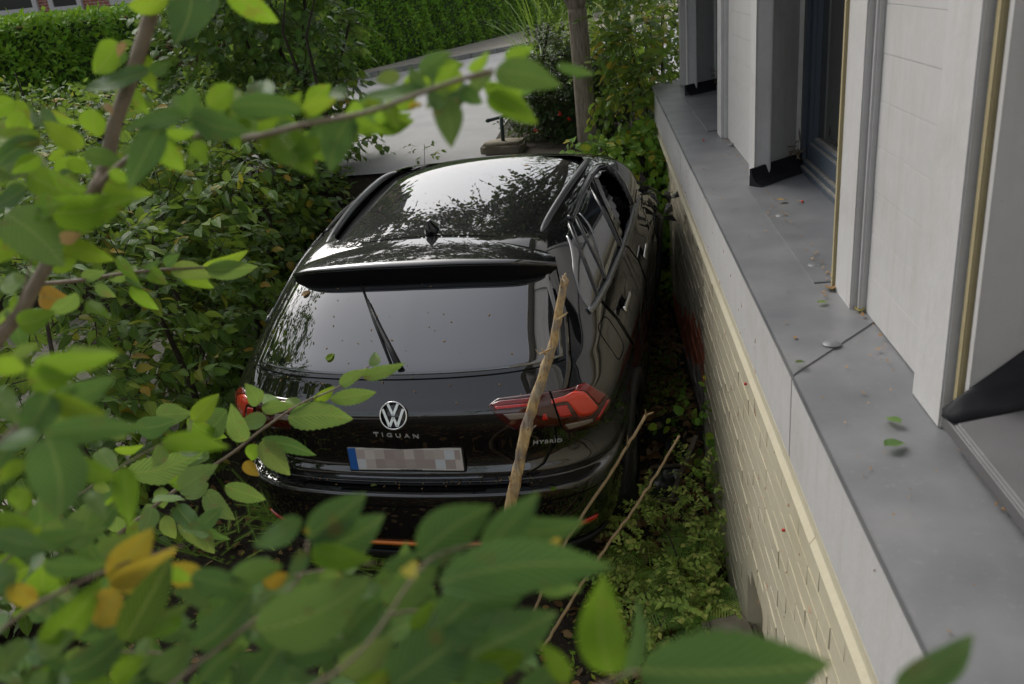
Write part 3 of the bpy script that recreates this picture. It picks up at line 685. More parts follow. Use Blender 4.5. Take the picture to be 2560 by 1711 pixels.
def ribbon(P, N, w, off, th):
    P, N = np.array(P, float), np.array(N, float); m = len(P); mb = MB(); ws = w if hasattr(w, '__len__') else [w] * m
    for i in range(m):
        t = nrm(P[min(i + 1, m - 1)] - P[max(i - 1, 0)]); s = nrm(np.cross(N[i], t)); a = P[i] + N[i] * off; b = a - N[i] * th
        mb.v += [tuple(a + s * ws[i] / 2), tuple(a - s * ws[i] / 2), tuple(b - s * ws[i] / 2), tuple(b + s * ws[i] / 2)]
    mb.f = [(i * 4 + k, i * 4 + (k + 1) % 4, i * 4 + 4 + (k + 1) % 4, i * 4 + 4 + k) for i in range(m - 1) for k in range(4)] + [(3, 2, 1, 0), tuple((m - 1) * 4 + k for k in range(4))]
    return mb
def shell(P, N, off, th):
    """thin curved panel from a grid of surface points"""
    P, N = np.array(P), np.array(N); A_ = P + N * off; B_ = A_ - N * th; nu, nv = P.shape[:2]; mb = MB(); mb.v = [tuple(a) for a in A_.reshape(-1, 3)] + [tuple(a) for a in B_.reshape(-1, 3)]; k = nu * nv
    ix = lambda i, j: i * nv + j
    for i in range(nu - 1):
        for j in range(nv - 1): mb.f += [(ix(i, j), ix(i + 1, j), ix(i + 1, j + 1), ix(i, j + 1))]
    rim = [ix(i, 0) for i in range(nu)] + [ix(nu - 1, j) for j in range(1, nv)] + [ix(i, nv - 1) for i in range(nu - 2, -1, -1)] + [ix(0, j) for j in range(nv - 2, 0, -1)]
    mb.f += [(rim[a], rim[(a + 1) % len(rim)], k + rim[(a + 1) % len(rim)], k + rim[a]) for a in range(len(rim))]
    return mb
def patch(top, bot, nu=24, nv=8, off=.004, th=.01):
    T, B_ = resample(top, nu), resample(bot, nu); P = []; N = []
    for a, b in zip(T, B_):
        r = [onb(*(a * (1 - t) + b * t)) for t in np.linspace(0, 1, nv)]; P.append([q[0] for q in r]); N.append([q[1] for q in r])
    return shell(P, N, off, th)
def both(mb, name, mat, parent, smooth=True):
    mb.build(name, mat, parent, smooth); mb.mirror().build(name, mat, parent, smooth)

# side glass openings, read off the photograph on the right flank
DLO = [z3(*p) for p in ((560, 470), (610, 340), (668, 225), (722, 168), (762, 162), (815, 205), (860, 270), (912, 385), (905, 480), (842, 640), (770, 830), (708, 940))]
RD = [z3(*p) for p in ((590, 440), (640, 320), (672, 262), (838, 640), (758, 830))]          # rear door pane
FD = [z3(*p) for p in ((700, 240), (735, 190), (765, 185), (810, 225), (858, 300), (905, 400), (900, 470), (862, 600))]   # front door pane
def yz(poly): return [(lambda p: (p[1], p[2]))(onb(*q)[0]) for q in poly]
def inpoly(y, z, poly):
    c = False
    for i in range(len(poly)):
        (y1, z1_), (y2, z2_) = poly[i], poly[i - 1]
        if (z1_ > z) != (z2_ > z) and y < (y2 - y1) * (z - z1_) / (z2_ - z1_ + 1e-12) + y1: c = not c
    return c
RDp, FDp = yz(RD), yz(FD)
fc = bv[np.array(bf)].mean(1)
WH = [(.93, .345), (3.60, .345)]
keep = []
for fi, f in enumerate(bf):
    x, y, z = fc[fi]
    if abs(x) > .5 and (inpoly(y, z, RDp) or inpoly(y, z, FDp)): continue
    if abs(x) > .72 and any((y - a) ** 2 + (z - b) ** 2 < .385 ** 2 for a, b in WH): continue
    if z > 1.16 and z < 1.555 and y > 2.55 and abs(x) < .62: continue
    keep.append(f)
mb = MB(); mb.v = [tuple(a) for a in bv]; mb.f = keep
mb.build('body', M['paint'], car, True)
# roof panel
prof = [(.66, 1.588), (.80, 1.606), (.95, 1.622), (1.2, 1.637), (1.55, 1.643), (1.9, 1.640), (2.2, 1.628), (2.45, 1.605), (2.62, 1.572)]
def roofz(x, y):
    xs = x / (1 + .12 * float(smooth01((y - .8) / 1.2))); return pf(y) - .10 * xs * xs - .30 * abs(xs) ** 4
pf = lambda y: float(np.interp(y, PY, PZ))
pc = catmull(prof, 200); PY, PZ = pc[:, 0], pc[:, 1]
ys = np.linspace(.66, 2.62, 90); P = []
for y in ys:
    xm = .575 + .075 * smooth01((y - .8) / 1.2) - .12 * smooth01((y - 2.3) / .35) - .03 * smooth01((.95 - y) / .3)
    P.append([(x, y, roofz(x, y)) for x in np.linspace(-xm, xm, 60)])
mb = MB(); mb.grid(P); mb.build('roof', M['paint'], car, True)
def onroof(x, y): return np.array([x, y, roofz(x, y)])
def roof_px(px, py):
    d = CA.T @ ray(px, py); lo, hi = 2.0, 9.0
    for t in np.linspace(2, 9, 700):
        p = CO + d * t
        if .5 < p[1] < 2.8 and p[2] < onroof(np.clip(p[0], -.7, .7), np.clip(p[1], .66, 2.62))[2]: return p
    return CO + d * 4.6
# roof spoiler: top skin, rear face and side blades
SPO = [(0, .500, 1.588), (.20, .503, 1.587), (.40, .515, 1.578), (.52, .540, 1.564), (.60, .585, 1.540), (.645, .65, 1.508)]
SPO = [(-a, b, c) for a, b, c in SPO[::-1][:-1]] + SPO
e = catmull([(a, b - .012, z_ + .004) for a, b, z_ in SPO], 61); P = []; PF = []
for x, y, z in e:
    yi = .80 - .04 * (abs(x) / .6) ** 2; xi = x * .90
    ri = onroof(xi, yi) + [0, 0, .004]
    hgt = .128 - .05 * (abs(x) / .645) ** 3
    row = [ri * (1 - t) + np.array([x, y, z]) * t + np.array([0, 0, .010 * math.sin(math.pi * t)]) for t in np.linspace(0, 1, 9)]
    row += [np.array([x, y - .004, z - .006]), np.array([x, y + .004, z - .018]), np.array([x, y + .012, z - .024])]
    P.append(row); PF.append([np.array([x * .995, y + .005, z - .017]), np.array([x * .995, y + .010, z - hgt * .55]), np.array([x * .99, y + .020, z - hgt]), np.array([x * .985, y + .07, z - hgt - .01])])
tail = empty('tailgate_group'); bpy.data.objects.remove(tail)
# tailgate panel: lower skin between the shut lines, lying on the body
TGl = [z1(1725, 1310), z2(1690, 390), z2(1700, 430), z2(1705, 590), z2(1660, 680), z2(1590, 735)]
gp = []
for xx in np.linspace(-1, 1, 70):
    col = []
    for t in np.linspace(0, 1, 60):
        z = 1.52 * (1 - t) + .752 * t
        wmax = np.interp(z, [.752, .80, .90, 1.05, 1.12, 1.2, 1.35, 1.52], [.50, .60, .66, .665, .72, .735, .70, .62])
        p, n = cast((xx * wmax, -2, z), (0, 1, 0)); col.append((p, n))
    gp.append(col)
mb = shell([[c[0] for c in r] for r in gp], [[c[1] for c in r] for r in gp], .004, .012)
tg = mb.build('tailgate', M['paint'], car, True)
mb = MB(); mb.grid(P); mb.build('spoiler', M['paint'], tg, True)
mb = MB(); mb.grid(PF); mb.build('spoiler_face', M['matt'], tg, True)
# shut lines
for zz, ww in ((None, None),):
    z = np.linspace(1.52, .752, 50); wmax = np.interp(z, [.752, .80, .90, 1.05, 1.12, 1.2, 1.35, 1.52], [.50, .60, .66, .665, .72, .735, .70, .62])
    L = [cast((a + .004, -2, b), (0, 1, 0)) for a, b in zip(wmax, z)]
    both(ribbon([a for a, b in L], [b for a, b in L], .007, .0015, .004), 'shut_line', M['seam'], car)
L = [cast((a, -2, .752), (0, 1, 0)) for a in np.linspace(-.5, .5, 40)]
ribbon([a for a, b in L], [b for a, b in L], .008, .0015, .004).build('shut_line', M['seam'], car)
# bright lip under the plate
L = [cast((a, -2, .772), (0, 1, 0)) for a in np.linspace(-.34, .34, 30)]
ribbon([a + [0, -.008, 0] for a, b in L], [(0, -.25, .97)] * len(L), .020, .004, .006).build('handle_lip', M['lip'], tg, True)
# rear window
GB = [(593, 834), (700, 850), (905, 859), (1150, 854), (1291, 842)]; GT = [(668, 650), (760, 650), (950, 650), (1150, 650), (1252, 650)]
gp = []
for xx in np.linspace(-1, 1, 60):
    col = []
    for t in np.linspace(0, 1, 36):
        z = 1.525 * (1 - t) + (1.235 - .008 * (1 - xx * xx)) * t
        wmax = np.interp(z, [1.22, 1.35, 1.525], [.705, .668, .59])
        col.append(cast((xx * wmax, -2, z), (0, 1, 0)))
    gp.append(col)
shell([[c[0] for c in r] for r in gp], [[c[1] for c in r] for r in gp], .0065, .005).build('rear_window', M['privacy'], tg, True)
L = [cast((a, -2, 1.2235 - .010 * (1 - (a / .72) ** 2)), (0, 1, 0)) for a in np.linspace(-.71, .71, 60)]
ribbon([a for a, b in L], [b for a, b in L], .006, .0055, .004).build('window_seal', M['seam'], tg)
# wiper
def rwp(px, py, off=.02):
    p, n = onb(px, py); return p + n * off
wp = MB(); a, b, c = rwp(918, 846, .03), rwp(868, 745, .03), rwp(826, 646, .018)
wp.tube([a + [0, -.004, 0], a * .6 + b * .4, b, b * .5 + c * .5], [.016, .012, .009, .006], 6); 
wpo = wp.build('wiper', M['plastic'], tg, True)
blade = MB(); a2, c2 = rwp(898, 838, .014), rwp(827, 648, .012); blade.tube([a2, a2 * .5 + c2 * .5 + [0, -.006, 0], c2], [.006, .007, .005], 5); blade.build('wiper_blade', M['plastic'], tg, True)
# tail lamps
T = [z4(*p) for p in ((245, 505), (380, 395), (930, 318), (1140, 300), (1450, 235), (1640, 165), (1950, 330), (2030, 450))]
B_ = [z4(*p) for p in ((250, 530), (470, 730), (620, 835), (1290, 770), (1390, 872), (1800, 790), (1960, 560), (2030, 465))]
SEG = [('lens_segment', 'lamp_orange', [(1160, 415), (1350, 365), (1490, 290), (1640, 300), (1820, 500)], [(1160, 470), (1390, 425), (1560, 650), (1720, 610), (1815, 520)]),
       ('lens_segment', 'lamp_red', [(1205, 505), (1300, 490), (1375, 480)], [(1290, 650), (1380, 640), (1450, 625)]),
       ('lens_segment', 'lamp_pink', [(265, 495), (400, 440), (760, 405), (930, 385)], [(330, 512), (450, 498), (720, 470), (925, 455)]),  # reflected highlight along the lens top, painted as a paler strip
       ('lens_segment', 'lamp_red', [(330, 520), (600, 495), (910, 462)], [(350, 552), (600, 532), (905, 498)]),
       ('reversing_lens', 'lamp_clear', [(462, 612), (600, 600), (770, 588)], [(560, 685), (690, 672), (825, 655)]),
       ('lens_segment', 'lamp_red', [(1040, 600), (1075, 600)], [(1020, 690), (1110, 680)]),
       ('indicator_lens', 'lamp_clear', [(1350, 752), (1560, 708), (1740, 665)], [(1402, 812), (1590, 765), (1750, 702)]),
       ('lens_segment', 'lamp_pink', [(1530, 215), (1640, 180), (1940, 335)], [(1500, 285), (1650, 285), (1830, 480)]),
       ('lens_segment', 'lamp_red', [(1960, 400), (1985, 400)], [(1800, 680), (1815, 690)])]
base = patch(T, B_, 40, 12, .010, .014); segs = [(n_, m_, patch([z4(*p) for p in t], [z4(*p) for p in b], 14, 6, .0135, .004)) for n_, m_, t, b in SEG]
split = patch([z4(1125, 300), z4(1150, 298)], [z4(1290, 780), z4(1315, 790)], 3, 12, .0145, .006)
for k in (0, 1):
    fl = (lambda q: q) if k == 0 else (lambda q: q.mirror())
    lo = fl(base).build('tail_lamp', M['lamp'], car, True)
    for n_, m_, sg in segs: fl(sg).build(n_, M[m_], lo, True)
    fl(split).build('lamp_split', M['seam'], lo)
# emblem
p, n = onb(903, 952); n = nrm(n); X = np.array([1, 0, 0.]); X = nrm(X - n * (X @ n)); U = np.cross(n, X) * -1; U = U if U[2] > 0 else -U
def pl(a, b, h=0): return p + X * a + U * b + n * (.010 + h)
R0 = .058
disc = MB(); k = 40; disc.v = [tuple(pl(0, 0, .002))] + [tuple(pl(R0 * math.cos(2 * math.pi * i / k), R0 * math.sin(2 * math.pi * i / k))) for i in range(k)] + [tuple(pl(R0 * math.cos(2 * math.pi * i / k), R0 * math.sin(2 * math.pi * i / k), -.012)) for i in range(k)]
disc.f = [(0, i + 1, (i + 1) % k + 1) for i in range(k)] + [(i + 1, i + 1 + k, (i + 1) % k + 1 + k, (i + 1) % k + 1) for i in range(k)]
emb = disc.build('emblem', M['gloss_black'], tg, True)
ring = MB(); ring.tube([pl(R0 * math.cos(2 * math.pi * i / 48), R0 * math.sin(2 * math.pi * i / 48), .002) for i in range(49)], .0042, 6, False); ring.build('emblem_ring', M['chrome'], emb, True)
def bar(a, b, w_=.0055): 
    d = nrm(np.array([b[0] - a[0], b[1] - a[1]])); s = np.array([-d[1], d[0]]) * w_; m_ = MB(); q_ = [np.array(a) + s, np.array(a) - s, np.array(b) - s, np.array(b) + s]
    m_.v = [tuple(pl(*t, .0045)) for t in q_] + [tuple(pl(*t, 0)) for t in q_]; m_.f = [(0, 1, 2, 3), (0, 4, 5, 1), (1, 5, 6, 2), (2, 6, 7, 3), (3, 7, 4, 0)]; return m_
bars = MB()
for a, b in (((-.022, .050), (0, .002)), ((.022, .050), (0, .002)), ((-.045, .028), (-.017, -.046)), ((.045, .028), (.017, -.046)), ((-.017, -.046), (0, -.006)), ((.017, -.046), (0, -.006))):
    q_ = bar(a, b); bars.add(q_.v, q_.f)
bars.build('emblem_letters', M['chrome'], emb)
# lettering
def text(s, name, mat, parent, org, X, U, n, size, xs, gap=1.0, ext=.0025):
    c = bpy.data.curves.new('t', 'FONT'); c.body = s; c.size = 1; c.space_character = gap; c.extrude = .5; c.align_x = 'CENTER'; c.align_y = 'CENTER'; c.resolution_u = 3
    t = bpy.data.objects.new('t', c); COL.objects.link(t); dg = bpy.context.evaluated_depsgraph_get(); me = bpy.data.meshes.new_from_object(t.evaluated_get(dg)); bpy.data.objects.remove(t)
    for v in me.vertices:
        q_ = org + X * v.co.x * size * xs + U * v.co.y * size + n * v.co.z * ext * 2; v.co = Vector(q_)
    me.name = name; me.materials.clear(); me.materials.append(mat); return link(bpy.data.objects.new(name, me), parent)
p1, n1_ = onb(909, 996); t0, t1 = onb(838, 992)[0], onb(981, 999)[0]; X1 = nrm(t1 - t0); n1_ = nrm(n1_ - X1 * (X1 @ n1_)); U1 = np.cross(n1_, X1); U1 = U1 if U1[2] > 0 else -U1
text('TIGUAN', 'lettering', M['badge'], tg, (t0 + t1) / 2 + n1_ * .007, X1, U1, n1_, .034, 1.12, 1.62)
t0, t1 = onb(1220, 1012)[0], onb(1288, 1006)[0]; pe, ne = onb(1252, 1009); X1 = nrm(t1 - t0); ne = nrm(ne - X1 * (X1 @ ne)); U1 = np.cross(ne, X1); U1 = U1 if U1[2] > 0 else -U1
text('HYBRID', 'lettering', M['badge'], tg, (t0 + t1) / 2 + ne * .007, X1, U1, ne, .030, 1.15, 1.12)
# number plate
pp, pn = onb(931, 1047); a, b = onb(797, 1013)[0], onb(1063, 1016)[0]; X1 = np.array([1, 0, 0.]); pn = nrm(np.array([0, -1, .06])); U1 = nrm(np.cross(X1, pn)); U1 = U1 if U1[2] > 0 else -U1
pm = Matrix.Identity(4)
for i in range(3): pm[i][0] = X1[i]; pm[i][1] = -pn[i]; pm[i][2] = U1[i]; pm[i][3] = (pp + pn * .016)[i]
def onplate(name, mat, lo, hi, parent=tg, bevel=.0):
    m_ = MB(); m_.box(lo, hi); o = m_.build(name, mat, parent, bevel=bevel); o.matrix_basis = pm if parent is tg else Matrix.Identity(4); return o
pr_ = onplate('plate_frame', M['plastic'], (-.266, -.002, -.066), (.266, .012, .060), bevel=.003)
o = onplate('number_plate', M['plate_rim'], (-.26, -.005, -.055), (.26, 0, .055), bevel=.002)
m_ = MB(); m_.box((-.222, -.0062, -.047), (.252, -.0052, .047)); m_.build('plate_face', M['plate'], o)
m_ = MB(); m_.box((-.2585, -.0064, -.0535), (-.222, -.0054, .0535)); m_.build('country_band', M['eu_blue'], o)
pc_ = pp + pn * .016
text('volkswagen-hamburg.de', 'dealer_lettering', M['ink'], tg, pc_ + X1 * .02 - U1 * .0505 + pn * .0062, X1, U1, pn, .0085, 1.25, 1.0, .0004)
# reflectors, lower bumper trim
L = [cast((a, -2, .42), (0, 1, 0)) for a in np.linspace(-.25, .42, 30)]
bump = ribbon([a for a, b in L], [b for a, b in L], .022, .010, .012).build('reflector_strip', M['reflector'], car, True)
L = [cast((a, -2, .47), (0, 1, 0)) for a in np.linspace(.60, .80, 14)]
both(ribbon([a for a, b in L], [b for a, b in L], .03, .006, .01), 'rear_reflector', M['lamp_red'], car)
L = [cast((a, -2, .30), (0, 1, 0)) for a in np.linspace(-.80, .80, 50)]
ribbon([a for a, b in L], [b for a, b in L], .14, .006, .01).build('bumper_valance', M['plastic'], car, True)
L = [cast((a, -2, .655), (0, 1, 0)) for a in np.linspace(-.84, .84, 60)]
ribbon([a for a, b in L], [b for a, b in L], .006, .001, .004).build('bumper_crease', M['seam'], car)
# roof rails
for sx in (1, -1):
    pts = [(.535, .76), (.552, 1.0), (.585, 1.4), (.612, 1.8), (.622, 2.1), (.612, 2.38)]; lift = [.004, .030, .040, .040, .034, .004]
    line = [onroof(sx * a, b) + [0, 0, h] for (a, b), h in zip(pts, lift)]; line = catmull(line, 40); rr = np.interp(np.linspace(0, 1, 40), [0, .08, .5, .92, 1], [.008, .017, .020, .017, .008])
    m_ = MB(); m_.tube(line, list(rr), 10); m_.build('roof_rail', M['rail'], car, True)
    L = [onroof(sx * (.505 + .07 * float(smooth01((y - .8) / 1.2))), y) for y in np.linspace(.83, 2.45, 40)]; ribbon(L, [(0, 0, 1)] * 40, .008, .0015, .003).build('roof_joint', M['seam'], car)
L = [onroof(x, .835 - .03 * (x / .5) ** 2) for x in np.linspace(-.5, .5, 40)]; ribbon(L, [(0, 0, 1)] * 40, .005, .0015, .003).build('roof_joint', M['seam'], car)
# shark fin aerial
ab = onroof(0, .90); m_ = MB(); sec = []
for t, hh, ww, ln in ((0, 0, .036, .085), (1, .018, .028, .075), (2, .04, .016, .05), (3, .062, .006, .022)):
    sec.append([ab + [ww * math.cos(q_) , ln * math.sin(q_) - .045 * t / 3 + .02, hh - .002] for q_ in np.linspace(0, 2 * math.pi, 17)])
m_.grid(sec); m_.add([tuple(a) for a in sec[-1][:-1]], [tuple(range(16))]); m_.build('aerial', M['gloss_black'], car, True)
# right and left flank: glass, frames, bright strips, doors, handles
def side_panel(y0, y1, z0, z1f, off=.004, nu=36, nv=26):
    P, N = [], []
    for y in np.linspace(y0, y1, nu):
        c = [cast((3, y, z), (-1, 0, 0)) for z in np.linspace(z0, z1f(y), nv)]; P.append([q_[0] for q_ in c]); N.append([q_[1] for q_ in c])
    return P, N
belt = yz([z3(*p) for p in ((700, 985), (770, 850), (850, 655), (910, 490))]); belt = sorted(belt); by = [b[0] for b in belt]; bz = [b[1] for b in belt]
zb = lambda y: float(np.interp(y, by, bz)) - .012
yB = onb(*z3(852, 640))[0][1]; yC = onb(*z3(715, 955))[0][1]
drs = []
for y0, y1 in ((1.34, yB - .004), (yB + .004, yB + 1.02)):
    P, N = side_panel(y0, y1, .36, zb); sh = shell(P, N, .004, .01)
    for k in (0, 1): drs.append((k, (sh if k == 0 else sh.mirror()).build('door', M['paint'], car, True)))
P, N = side_panel(yC + .0, 1.34 - .006, .80, lambda y: zb(y)); sh = shell(P, N, .004, .01)
hm = []
for q_ in ((865, 985), (975, 680)):
    c, nn2 = onb(*z3(*q_)); hy, hz = c[1], c[2]
    m_ = MB(); L = [cast((3, hy + t, hz), (-1, 0, 0)) for t in np.linspace(-.11, .11, 12)]
    m_ = ribbon([a for a, b in L], [b for a, b in L], .026, .030, .012)
    cup = MB(); kk_ = 14
    cr = [cast((3, hy - .01 + .05 * math.cos(t), hz + .028 * math.sin(t)), (-1, 0, 0)) for t in np.linspace(0, 2 * math.pi, kk_ + 1)[:-1]]
    cup.v = [tuple(a + b * .0055) for a, b in cr]; cup.f = [tuple(range(kk_))]
    hm.append((m_, cup))
for i, (m_, cup) in enumerate(hm):
    for k in (0, 1):
        d_ = drs[i * 2 + k][1]; fl = (lambda z: z) if k == 0 else (lambda z: z.mirror())
        fl(m_).build('door_handle', M['chrome'], d_, True); fl(cup).build('handle_recess', M['seam'], d_)
def pane_from(poly, off):
    ys = [p[0] for p in poly]; zs = [p[1] for p in poly]; m_ = MB()
    # fan of strips: for each y column clip polygon in z
    cols = []
    for y in np.linspace(min(ys) + .003, max(ys) - .003, 40):
        hit = []
        for i in range(len(poly)):
            (a, b), (c, d) = poly[i - 1], poly[i]
            if (a - y) * (c - y) < 0: hit.append(b + (d - b) * (y - a) / (c - a))
        if len(hit) >= 2: cols.append([cast((3, y, z), (-1, 0, 0)) for z in np.linspace(min(hit), max(hit), 12)])
    return shell([[q_[0] for q_ in c] for c in cols], [[q_[1] for q_ in c] for c in cols], off, .004)
rp = pane_from(RDp, .002); rp.build('side_window', M['privacy'], car, True); rp.mirror().build('side_window', M['privacy'], car, True)
pane_from(FDp, .002).mirror().build('side_window', M['glass'], car, True)
q_ = yz([z3(*p) for p in ((548, 500), (575, 470), (750, 840), (708, 935), (655, 1020), (600, 940), (560, 790), (520, 580))])
both(pane_from(q_, .003), 'quarter_window', M['privacy'], car)
def strip(pts, w_, off, th, name, mat, n=30):
    P, N = onb_line([z3(*p) for p in pts], n); both(ribbon(P, N, w_, off, th), name, mat, car)
strip([(545, 480), (600, 345), (665, 220), (715, 160), (760, 152), (815, 190), (868, 262), (925, 388)], .040, .008, .012, 'window_frame', M['gloss_black'], 50)
strip([(560, 470), (612, 345), (672, 232), (722, 176), (762, 170), (812, 212), (860, 280), (912, 392)], .010, .010, .008, 'window_rubber', M['plastic'], 50)
strip([(668, 225), (850, 640)], .085, .006, .010, 'door_pillar', M['gloss_black'])
strip([(668, 215), (852, 640)], .010, .008, .004, 'door_gap', M['seam'])
strip([(572, 462), (757, 845)], .022, .007, .008, 'window_bar', M['gloss_black'])
strip([(538, 500), (708, 945)], .026, .007, .008, 'window_bar', M['gloss_black'])
strip([(655, 1035), (690, 1000), (765, 868), (848, 668), (905, 500), (925, 405)], .030, .011, .010, 'belt_strip', M['alu'], 50)
strip([(708, 945), (830, 1082), (925, 1235)], .007, .006, .004, 'door_gap', M['seam'])
strip([(852, 635), (890, 648), (955, 735), (1000, 852), (1003, 1150)], .010, .0065, .004, 'door_gap', M['seam'])
fy, fz = onb(*z3(800, 1195))[0][1:]
L = [cast((3, fy + .085 * np.sign(math.cos(t)) * abs(math.cos(t)) ** .5, fz + .085 * np.sign(math.sin(t)) * abs(math.sin(t)) ** .5), (-1, 0, 0)) for t in np.linspace(0, 2 * math.pi, 49)]
both(ribbon([a for a, b in L], [b for a, b in L], .005, .0012, .003), 'fuel_flap', M['seam'], car)
# sills, wheel arches, wheels
for y, zc in WH:
    L = [(y + .40 * math.cos(t), zc + .40 * math.sin(t)) for t in np.linspace(-.25, math.pi + .25, 50)]
    C_ = [cast((3, a, max(b, .205)), (-1, 0, 0)) for a, b in L]; both(ribbon([c[0] for c in C_], [c[1] for c in C_], .085, .010 if y < 2 else .026, .05), 'wheel_arch', M['plastic'], car)
    liner = MB(); liner.tube([(.55, y, zc), (.90, y, zc)], .41, 28, True)
    lm = MB(); n_ = 28
    lm.v = [(x, y + .40 * math.cos(t), zc + .40 * math.sin(t)) for x in (.58, .9) for t in np.linspace(0, math.pi, n_)]; lm.f = [(i, i + 1, n_ + i + 1, n_ + i) for i in range(n_ - 1)] + [tuple(range(n_))]
    both(lm, 'arch_liner', M['dash'], car)
    for sx in (1, -1):
        ty = MB(); prof_ = [(.0, .20), (.0, .235), (.015, .300), (.045, .345), (.11, .352), (.18, .345), (.21, .300), (.225, .22)]; n_ = 36
        ty.grid([[(sx * (.925 - a), y + r * math.cos(t), zc + r * math.sin(t)) for a, r in prof_] for t in np.linspace(0, 2 * math.pi, n_ + 1)])
        wh = ty.build('wheel', M['rubber'], car, True)
        rim = MB(); rim.grid([[(sx * (.925 - a), y + r * math.cos(t), zc + r * math.sin(t)) for a, r in ((.004, .232), (.0, .222), (.03, .212), (.10, .20))] for t in np.linspace(0, 2 * math.pi, n_ + 1)])
        for s in range(5):
            t = 2 * math.pi * s / 5; c_, s_ = math.cos(t), math.sin(t)
            for dx in (-.028, .028):
                pts = [(sx * .905, y + c_ * r - s_ * dx * (.4 + r * 3), zc + s_ * r + c_ * dx * (.4 + r * 3)) for r in (.03, .12, .215)]; rim.tube(pts, [.018, .014, .016], 5)
        rim.tube([(sx * .88, y, zc), (sx * .915, y, zc)], .045, 14); rim.build('rim', M['alu'], wh, True)
L = [cast((3, y, .30), (-1, 0, 0)) for y in np.linspace(1.36, 3.2, 30)]
both(ribbon([a for a, b in L], [b for a, b in L], .16, .012, .03), 'door_sill', M['plastic'], car)
# windscreen
gp = []
for z in np.linspace(1.15, 1.56, 14):
    gp.append([cast((x, 8, z), (0, -1, 0)) for x in np.linspace(-1, 1, 30) * np.interp(z, [1.15, 1.56], [.72, .50])])
shell([[c[0] for c in r] for r in gp], [[c[1] for c in r] for r in gp], .003, .004).build('windscreen', M['glass'], car, True)
# interior
def soft(name, mat, boxes, bev=.04):
    m_ = MB()
    for lo, hi in boxes: m_.box(lo, hi)
    return m_.build(name, mat, car, True, bevel=bev)
soft('cabin_floor', M['dash'], [((-.78, .5, .30), (.78, 3.4, .36))], .02)
soft('rear_bench', M['seat'], [((-.64, .95, .40), (.64, 1.50, .62)), ((-.64, .82, .55), (.64, 1.00, 1.15))], .05)
for sx in (1, -1):
    soft('front_seat', M['seat'], [((sx * .38 - .25, 1.95, .40), (sx * .38 + .25, 2.50, .62)), ((sx * .38 - .25, 1.80, .55), (sx * .38 + .25, 1.97, 1.16)), ((sx * .38 - .12, 1.80, 1.19), (sx * .38 + .12, 1.90, 1.38))], .045)
soft('dashboard', M['trim_grey'], [((-.72, 2.85, .70), (.72, 3.35, 1.06)), ((.10, 2.80, .98), (.62, 3.1, 1.11))], .05)
soft('load_bay', M['dash'], [((-.66, .16, .40), (.66, .80, 1.0))], .03)
ring = MB(); ring.tube([(-.38 + .18 * math.cos(t), 2.62 + .05 * math.sin(t), 1.0 + .18 * math.sin(t)) for t in np.linspace(0, 2 * math.pi, 33)], .016, 8, False); ring.build('steering_wheel', M['dash'], car, True)
for sx in (1, -1): soft('door_card', M['trim_grey'], [((sx * .80 - .02, 1.95, .5), (sx * .80 + .02, 2.85, 1.03))], .015)
P = []
for y in np.linspace(.95, 2.45, 10): P.append([(x, y, pf(y) - .05 - .10 * x * x) for x in np.linspace(-.5, .5, 10)])
mb = MB(); mb.grid(P); mb.build('headliner', M['dash'], car, True)
# curtain airbag hanging in the right door openings
def cloth(y0, y1, zt, zbm, x, seed):
    r = np.random.default_rng(seed); P = []
    for y in np.linspace(y0, y1, 16):
        P.append([(x + .02 * math.sin(22 * y + 5 * t) - .02 * t, y, zt * (1 - t) + (zbm + .05 * math.sin(19 * y + seed)) * t) for t in np.linspace(0, 1, 8)])
    m_ = MB(); m_.grid(P); return m_.build('airbag', M['airbag'], car, True)
cloth(1.18, 1.50, 1.40, 1.17, .66, 3); cloth(yB + .10, yB + .30, 1.48, 1.30, .60, 8)
# broken mirror on the right, whole one on the left
c, nn2 = onb(1475, 478); c = np.array([.965, c[1] + .02, 1.08]); r = np.random.default_rng(5); m_ = MB()
c = CA.T @ (at_y(1478, 474, 6.0) - CT); 
m_.tube([c + [-.16, .02, -.02], c + [-.06, .01, 0]], [.03, .025], 8)
for i in range(44):
    o_ = c + r.normal(0, 1, 3) * [.075, .06, .06]; a_ = r.normal(0, 1, (4, 3)) * .04
    m_.add([o_ + k_ for k_ in a_], [(0, 1, 2), (0, 2, 3), (0, 3, 1), (1, 3, 2)])
m_.build('broken_mirror', M['mirror_wreck'], car)
m_ = MB(); m_.box((-1.10, 2.80, 1.06), (-.94, 2.92, 1.20)); m_.build('door_mirror', M['paint'], car, True, bevel=.03)
# front grille and lamps, out of sight behind the roof
m_ = MB(); L = [cast((x, 8, .62), (0, -1, 0)) for x in np.linspace(-.55, .55, 20)]; ribbon([a for a, b in L], [b for a, b in L], .16, .006, .01).build('grille', M['plastic'], car, True)

